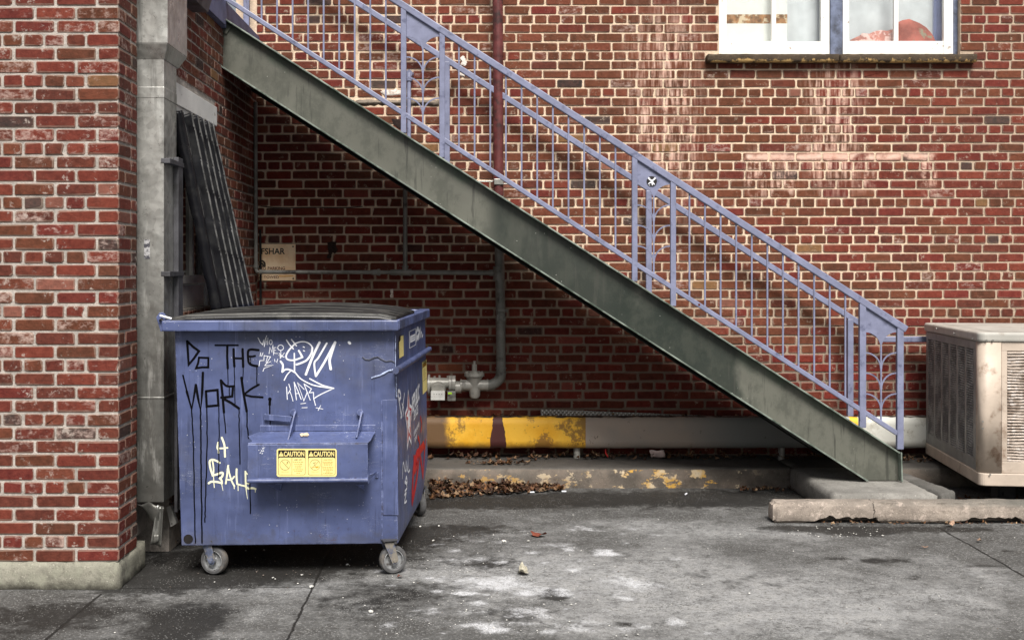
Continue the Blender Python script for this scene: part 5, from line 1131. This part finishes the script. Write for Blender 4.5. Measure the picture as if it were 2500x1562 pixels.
for i in (0, 1, 2, 3, 4):
    a_ = i*2*pi/5; p = lambda r, t: (cu+hw*r*sin(a_+t), cz+hh*r*cos(a_+t)); v = [B0+FS*x+EZS*z+NS*.0026 for x, z in (p(.70,-.05), p(.42,-.28), p(.30,0), p(.42,.10))]; mb.add(v, [(0,1,2,3)], 1)
mb.build('star_emblem', [M_WHTP, M_RED], dm_)
mb = MB(); c = SP(1005.5, 1009, .0012); mb.text('REPUBLIC', c, FS+Z*.10, Z, .135, 0, .04, sx=.72); c = SP(1010, 1027, .0012); mb.text('SERVICES', c, FS+Z*.08, Z, .075, 0, .03, sx=.8)
for i, (x, y) in enumerate([(1010, 1066), (1012, 1080)]): c = SP(x, y, .0012); mb.text('customer service' if i == 0 else 'recycle', c, FS+Z*.08, Z, .055, 0, .02, sx=.8)
g = mb.build('side_lettering', M_WHTP, dm_)
mb = MB(); R_ = [([(1038,1075),(1036,1110),(1034,1130)], .035), ([(1034,1085),(1026,1098),(1018,1108)], .055), ([(1018,1108),(1010,1140),(1007,1180),(1006,1222)], .065), ([(1010,1118),(1018,1130),(1012,1150)], .045), ([(1023,1098),(1028,1130),(1032,1160)], .05), ([(1032,1160),(1035,1120),(1036,1090)], .04), ([(1020,1066),(1024,1082),(1022,1100)], .03), ([(1026,1018),(1029,1035),(1027,1052)], .025), ([(1006,1222),(1012,1195),(1018,1160),(1022,1120)], .05)]
for k, (pp, wd) in enumerate(R_): sstroke(mb, pp, wd, 0, k+10)
g = mb.build('graffiti_lettering', M_REDP, dm_); g['label'] = 'large red spray-painted letters low on the long side'

# ------------------------------------------------------------------ air conditioner
M_ACC = m_simple('ac_cover_paint', (.44,.43,.395), .42, 0, .12, 4, (.22,.17,.13), 6, .55, .72); M_AC = m_simple('ac_beige_paint', (.50,.42,.35), .5, .0, .15, 4, (.19,.12,.08), 6, .52, .70)
def dusty():
    k = M('ac_dusty_louvers', .75, 0, .3); x = k.xyz(); n = k.noise(5, 7, .75)
    c = k.mix(k.ss(n, .40, .58), (.60,.51,.44), (.26,.20,.16)); c = k.mix(k.mul(k.ss(k.noise(22, 6, .75), .50, .60), .85), c, (.76,.69,.64))
    k.col(c); k.bump(k.noise(120, 3), .4, .003); return k.mat
def dusty2():
    k = M('ac_sooty_louvers', .75, 0, .3); c = k.mix(k.ss(k.noise(7, 7, .75), .42, .56), (.44,.44,.43), (.20,.20,.20)); c = k.mix(k.mul(k.ss(k.noise(30, 6, .75), .54, .64), .8), c, (.42,.42,.42))
    x = k.xyz(); c = k.mix(k.mul(k.ss(x[2], .36, .28), k.ss(k.noise(18, 6, .75), .42, .5)), c, (.03,.03,.03)); k.col(c); k.bump(k.noise(120, 3), .4, .003); return k.mat
M_AC2 = m_simple('ac_grey_paint', (.26,.26,.25), .5, 0, .2, 5, (.16,.15,.14), 6, .52, .68)
an = P(2393, 1181, 374); af = P(2258, 1105, 317); an.z = af.z = 0
AS = (af-an); LS = AS.length; AS.normalize(); AF = Vector((AS.y, -AS.x, 0)); NAS = -AF; NAF = -AS
def AC(u, v, z): return an+AF*u+AS*v+Z*z            # u along the front, v along the left side
ac = thing('air_conditioner', 'large beige louvred air conditioner cabinet with a dusty front and sooty grey left side', 'air conditioner', (an.x+.5, an.y+.6, .185))
WF = 1.35
def rbox(mb, z0, z1, o, r, top=0):
    pts = []
    for cx, cy_, a0 in ((r-o, r-o, 180), (WF-r+o, r-o, 270), (WF-r+o, LS-r+o, 0), (r-o, LS-r+o, 90)):
        for i in range(7): a = radians(a0+90*i/6); pts.append((cx+r*cos(a), cy_+r*sin(a)))
    n_ = len(pts); rings = [[AC(x, y, z0) for x, y in pts], [AC(x, y, z1) for x, y in pts]]
    vs = rings[0]+rings[1]; mb.add(vs, [tuple(range(n_-1, -1, -1)), tuple(range(n_, 2*n_))]+[(i, (i+1)%n_, n_+(i+1)%n_, n_+i) for i in range(n_)], 0)
mb = MB(); rbox(mb, .185, .268, .004, .045); mb.build('base', M_AC, ac, bevel=.006)
mb = MB(); rbox(mb, 1.122, 1.186, .012, .05); mb.build('cover', M_ACC, ac, bevel=.016, seg=3)
mb = MB(); mb.grid(lambda u, v: AC(.10+(WF-.2)*u, .1+(LS-.2)*v, 1.1865+.012*sin(pi*u)*sin(pi*v)+.001), 12, 12); mb.build('cover', M_ACC, ac, True)
mb = MB(); rbox(mb, .269, 1.12, -.020, .03); mb.build('inner_casing', M_INK, ac)
def panel(name, T, W_, z0, z1, cols, u0, gap, rows, mat, fmat, drop=0):
    """louvred panel: T(u, depth, z) maps into the scene"""
    fr_ = MB()
    def bx(a, b, c, d, e, f): fr_.hexa([T(a,c,e), T(b,c,e), T(b,d,e), T(a,d,e), T(a,c,f), T(b,c,f), T(b,d,f), T(a,d,f)])
    us = [u0+i*(cols[1]+gap) for i in range(cols[0])]; zA_, zB_ = z0+.075, z1-.055
    bx(.0, W_, 0, .012, z0, zA_); bx(.0, W_, 0, .012, zB_, z1); bx(.0, us[0], .0005, .012, zA_, zB_); bx(us[-1]+cols[1], W_, .0005, .012, zA_, zB_)
    for u in us[1:]: bx(u-gap, u, .0008, .010, zA_, zB_)
    p = fr_.build(name, fmat, ac, bevel=.003)
    sl = MB(); n_ = rows; pz = (zB_-zA_)/n_
    for i in range(n_):
        z = zA_+pz*(i+.1)
        for j, u in enumerate(us):
            m_ = 6; vs = []
            for k in range(m_+1):
                uu = u+cols[1]*k/m_; dz = .0018*sin(uu*23+i*.5+j)+.0012*random.uniform(-1, 1); dd = .002*sin(i*.8+uu*9)
                vs += [T(uu, .001+dd, z+dz), T(uu, .000+dd, z+pz*.42+dz), T(uu, .016, z+pz*.62+dz)]
            sl.add(vs, [f for k in range(m_) for f in ((k*3, k*3+3, k*3+4, k*3+1), (k*3+1, k*3+4, k*3+5, k*3+2))], 0)
    sl.build('louver', mat, p, solid=.0015)
    return p
panel('side_panel', lambda u, d, z: AC(.002+d, .075+u, z), LS-.10, .269, 1.12, (6, .158), .085, .040, 44, dusty2(), M_AC2)
panel('front_panel', lambda u, d, z: AC(.135+u, .002+d, z), WF-.2, .269, 1.12, (6, .115), .035, .016, 37, dusty(), M_AC)
mb = MB()
pts = []
for i in range(9): a = radians(180+90*i/8); pts.append((.045+.045*cos(a), .045+.045*sin(a)))
pts = [(0, .085)]+pts+[(.132, 0)]; ip = [(x+.006 if x < .05 else x, y+.006) for x, y in pts]; n_ = len(pts)
prof = [AC(x, y, .269) for x, y in pts]; top_ = [AC(x, y, 1.121) for x, y in pts]; mb.add(prof+top_, [(i, i+1, n_+i+1, n_+i) for i in range(n_-1)]); mb.build('corner_post', M_AC, ac, True, solid=.004)
mb = MB(); mb.box((0,0,0), (0,0,0)) if False else None
for (u, z) in ((.035, 1.135), (.075, 1.135), (.40, 1.15), (.058, .262), (.30, .262)): mb.tube([AC(u, -.013, z), AC(u, -.018, z)], .006, 8)
for (v, z) in ((.12, 1.135), (.55, 1.15), (1.0, 1.16)): mb.tube([AC(-.013, v, z), AC(-.018, v, z)], .006, 8)
for z in (.605, .56): c = AC(.020, -.001, z)-AF*.006; mb.tube([c+NAF*.002, c+NAF*.008], .006, 8)
mb.build('screw', M_RIVET, ac, True)
for u, v in ((.2, .18), (1.15, .18), (.2, 1.15), (1.15, 1.15)):
    mb = MB(); c = AC(u, v, 0); mb.box((c.x-.06, c.y-.06, .0), (c.x+.06, c.y+.06, .184)); mb.build('foot', M_BLK, ac, bevel=.01)

# ------------------------------------------------------------------ leaves, scraps and litter
def leafmat():
    k = M('dry_leaf', .8, 0, .2); a = k.attr(); k.col(k.mix(k.ss(k.noise(60, 4, .7), .35, .65), k.mix(.5, a[0], (.02,.012,.008)), a[0])); return k.mat
M_LEAF = leafmat()
LC = [(.09,.04,.022),(.13,.065,.035),(.06,.03,.018),(.20,.12,.07),(.045,.025,.018),(.16,.075,.03),(.30,.20,.12)]
def leaf(mb, c, sz, flat=.35, col=None, lob=True):
    n_ = 15 if lob else 10; yaw = random.uniform(0, 2*pi); e1 = Vector((cos(yaw), sin(yaw), random.uniform(-flat, flat))).normalized(); e2 = Vector((-sin(yaw), cos(yaw), random.uniform(-flat, flat))).normalized(); nn = e1.cross(e2)
    asp = random.uniform(.45, .8); cu = random.uniform(.15, .7)*sz; ph = random.uniform(0, 6); cl = col or random.choice(LC); kk = random.uniform(.7, 1.3); cl = (cl[0]*kk, cl[1]*kk, cl[2]*kk, 0)
    vs = [Vector(c)]
    for ring in (.5, 1):
        for i in range(n_):
            a = i/n_*2*pi; r = sz*ring*(1-.28*(i % 3 == 0 and lob and ring == 1))*(1+.15*sin(a*2+ph)); x, y = r*cos(a), r*sin(a)*asp
            vs.append(Vector(c)+e1*x+e2*y+nn*(cu*((x/sz)**2*1.0-(y/sz)**2*.8+.25*sin(a*3+ph)*ring)))
    fs = [(0, 1+i, 1+(i+1)%n_) for i in range(n_)]+[(1+i, 1+n_+i, 1+n_+(i+1)%n_, 1+(i+1)%n_) for i in range(n_)]
    mb.add(vs, fs, 0, cl)
mb = MB()
for _ in range(520):
    t = random.random()**1.3; x = -.33+t*.95; yk = YK-.01; d = random.random()**1.4*(.42-.30*t); z = max(.006, (.075-.05*t)*(1-d/.45)*random.random()+.005)
    leaf(mb, (x, yk-d, z), random.uniform(.014, .034), .6)
tag(mb.build('fallen_leaves', M_LEAF, None, True), 'heap of dry brown leaves drifted against the kerb right of the dumpster', 'leaves', kind='stuff')
mb = MB()
for _ in range(240):
    x = random.uniform(-.45, 3.2); leaf(mb, (x, 9.03+random.uniform(-.08, .16), .147+random.random()*.04), random.uniform(.014, .032), .6)
for _ in range(70): leaf(mb, (.17+random.gauss(0, .10), 8.80+random.gauss(0, .03), .146+random.random()*.015), random.uniform(.012, .026), .5)
for _ in range(80): leaf(mb, (random.uniform(-.6, 3.3), random.uniform(9.05, 9.20), .466), random.uniform(.012, .022), .3)
for _ in range(46): leaf(mb, (3.42-random.random()*.42, 8.83+random.random()*.15, .152+random.random()*.02), random.uniform(.016, .03), .6)
tag(mb.build('fallen_leaves', M_LEAF, None, True), 'dry leaves gathered on the kerb under and behind the guard beam', 'leaves', kind='stuff')
mb = MB()
for _ in range(60): x = random.uniform(2.15, 3.6); leaf(mb, (x, 7.385-random.random()*.05, .012), random.uniform(.008, .016), .5)
for _ in range(40): leaf(mb, (random.uniform(1.9, 2.3), YK-.02-random.random()*.15, .012), random.uniform(.012, .025), .5)
for _ in range(90): leaf(mb, (random.uniform(3.2, 4.4), random.uniform(7.62, 8.2), .012), random.uniform(.012, .028), .5)
tag(mb.build('fallen_leaves', M_LEAF, None, True), 'small brown leaves and crumbs caught around the wheel stop and under the cabinet', 'leaves', kind='stuff')
def one(px, py, sz, col, lab, asp=True):
    mb = MB(); x, y = G(px, py); st_ = random.getstate(); random.seed(int(px)); leaf(mb, (x, y, .010), sz, .10, col, asp); random.setstate(st_)
    tag(mb.build('leaf', M_LEAF, None, True), lab, 'leaf', 'single leaves on the yard')
one(1315, 1308, .055, (.19,.055,.035), 'reddish brown leaf lying among the white stains on the concrete', False)
one(1277, 1399, .055, (.36,.34,.27), 'pale curled leaf beside the white stains in the middle of the yard')
one(216, 1430, .034, (.34,.10,.05), 'orange brown leaf at the foot of the brick pier')
one(2318, 1283, .035, (.42,.28,.20), 'tan leaf in front of the concrete wheel stop at the right')
one(2256, 1338, .022, (.32,.20,.14), 'small brown leaf left of the right slab joint'); one(2391, 1322, .020, (.36,.24,.17), 'small brown leaf on the slab beyond the right joint')
one(976, 1410, .020, (.13,.045,.03), 'tiny dark red leaf beside the right caster')
mb = MB()
def peb(x, y, r, m): blob(mb, (x, y, r*.35), r, random.random()*50, 1, .4, .5, m)
for _ in range(150):
    px = random.uniform(20, 2480); py = random.uniform(1300, 1555) if random.random() < .8 else random.uniform(1240, 1300); x, y = G(px, py); peb(x, y, random.uniform(.0015, .0048), 0 if random.random() < .6 else 1)
for _ in range(160): px = random.gauss(1180, 200); py = random.uniform(1290, 1555); x, y = G(px, py); peb(x, y, random.uniform(.0015, .0045), 0)
for px, py, r in ((905,1494,.012),(1026,1285,.008),(1058,1320,.009),(1072,1284,.008),(760,1433,.012),(667,1410,.007),(737,1403,.007),(1230,1322,.014),(1290,1321,.010),(1395,1476,.007),(848,1378,.008),(600,1344,.006),(645,1343,.007)): x, y = G(px, py); peb(x, y, r, 0)
for _ in range(40): x, y = G(random.uniform(1920, 2160), random.uniform(1285, 1310)); peb(x, y, random.uniform(.002, .006), 0)
for _ in range(30): x, y = G(random.uniform(350, 900), random.uniform(1310, 1420)); peb(x, y, random.uniform(.002, .005), 1)
tag(mb.build('grit', [m_simple('grit_white', (.62,.61,.58), .8), m_simple('grit_brown', (.16,.13,.11), .9)], None), 'white and brown grit scattered over the concrete yard', 'grit', kind='stuff')
for i, (px, py, a_, lab) in enumerate([(1299,1203,.2,'white cigarette butt below the kerb, left of the painted patches'), (1377,1201,-.1,'cigarette butt below the kerb under the yellow patch'), (1675,1207,1.1,'scrap of white paper below the kerb near its right part')]):
    x, y = G(px, py); mb = MB(); d = Vector((cos(a_), sin(a_), 0))*.016; mb.tube([Vector((x, y, .006))-d, Vector((x, y, .006))+d], .0055, 8); tag(mb.build('cigarette_butt', M_WHTP, None, True), lab, 'litter')
mb = MB(); p = P(1600, 1098, 318); p.z = .20; mb.grid(lambda u, v: Vector((p.x-.05+.11*u+.02*v, 9.0+.03*v+.01*sin(u*6), .152+.06*(1-v)+.004*sin(u*9))), 6, 4); tag(mb.build('paper_scrap', m_simple('paper_pinkish', (.62,.48,.45), .8), None, True, solid=.001), 'pinkish torn paper sticking out under the middle of the guard beam', 'paper')
mb = MB(); mb.tube([P(1478, 1096, 317), P(1479, 1106, 317), P(1484, 1115, 317)], .006, 8); tag(mb.build('straw', m_simple('red_plastic', (.5,.03,.03), .4, bump=0), None, True), 'short bent red straw under the guard beam', 'litter')
# scraps behind the downspout
mb = MB(); s = 432; q = [P(406,1238,s), P(416,1233,s), P(431,1277,s), P(416,1286,s)]; mb.prism(q, (.004, .03, 0)); mb.tube([P(420,1277.5,s)-Vector((0,.003,0)), P(420,1277.5,s)-Vector((0,.0045,0))], .0035, 8, 1)
tag(mb.build('metal_strap', [M_ALU, M_INK], None, bevel=.001), 'loose grey metal tab with a hole, leaning behind the foot of the downspout', 'metal scrap')
mb = MB(); s = 428; q = [P(398,1300,s), P(418,1302,s), P(417,1310,s), P(400,1314,s), P(392,1290,s)]; mb.prism(q, (0, .004, 0)); tag(mb.build('cardboard_scrap', m_simple('cardboard_brown', (.20,.12,.08), .9), None), 'brown cardboard scrap lying behind the torn downspout outlet', 'cardboard')
brd = thing('chalk_board', 'black board with grey lettering leaning in the gap behind the dumpster', 'board', (-1.62, 7.15, 0))
s = 402; mb = MB(); q = [P(385,1160,s), P(462,1160,s), P(462,1320,s), P(385,1320,s)]; mb.prism(q, (0, .012, 0)); mb.build('panel', M_BLK, brd)
mb = MB(); M_GLT = m_simple('grey_letters', (.32,.32,.33), .7, bump=0); ex = (P(450,1180,s)-P(410,1225,s)).normalized(); ey = Vector((-ex.z, 0, ex.x)); mb.text('10%', P(412,1226,s)-Vector((0,.002,0)), ex, ey, .085, 0, .0); mb.text('D', P(416,1266,s)-Vector((0,.002,0)), Vector((.85,0,-.5)), Vector((.5,0,.85)), .15, 0, .02); mb.build('lettering', M_GLT, brd)
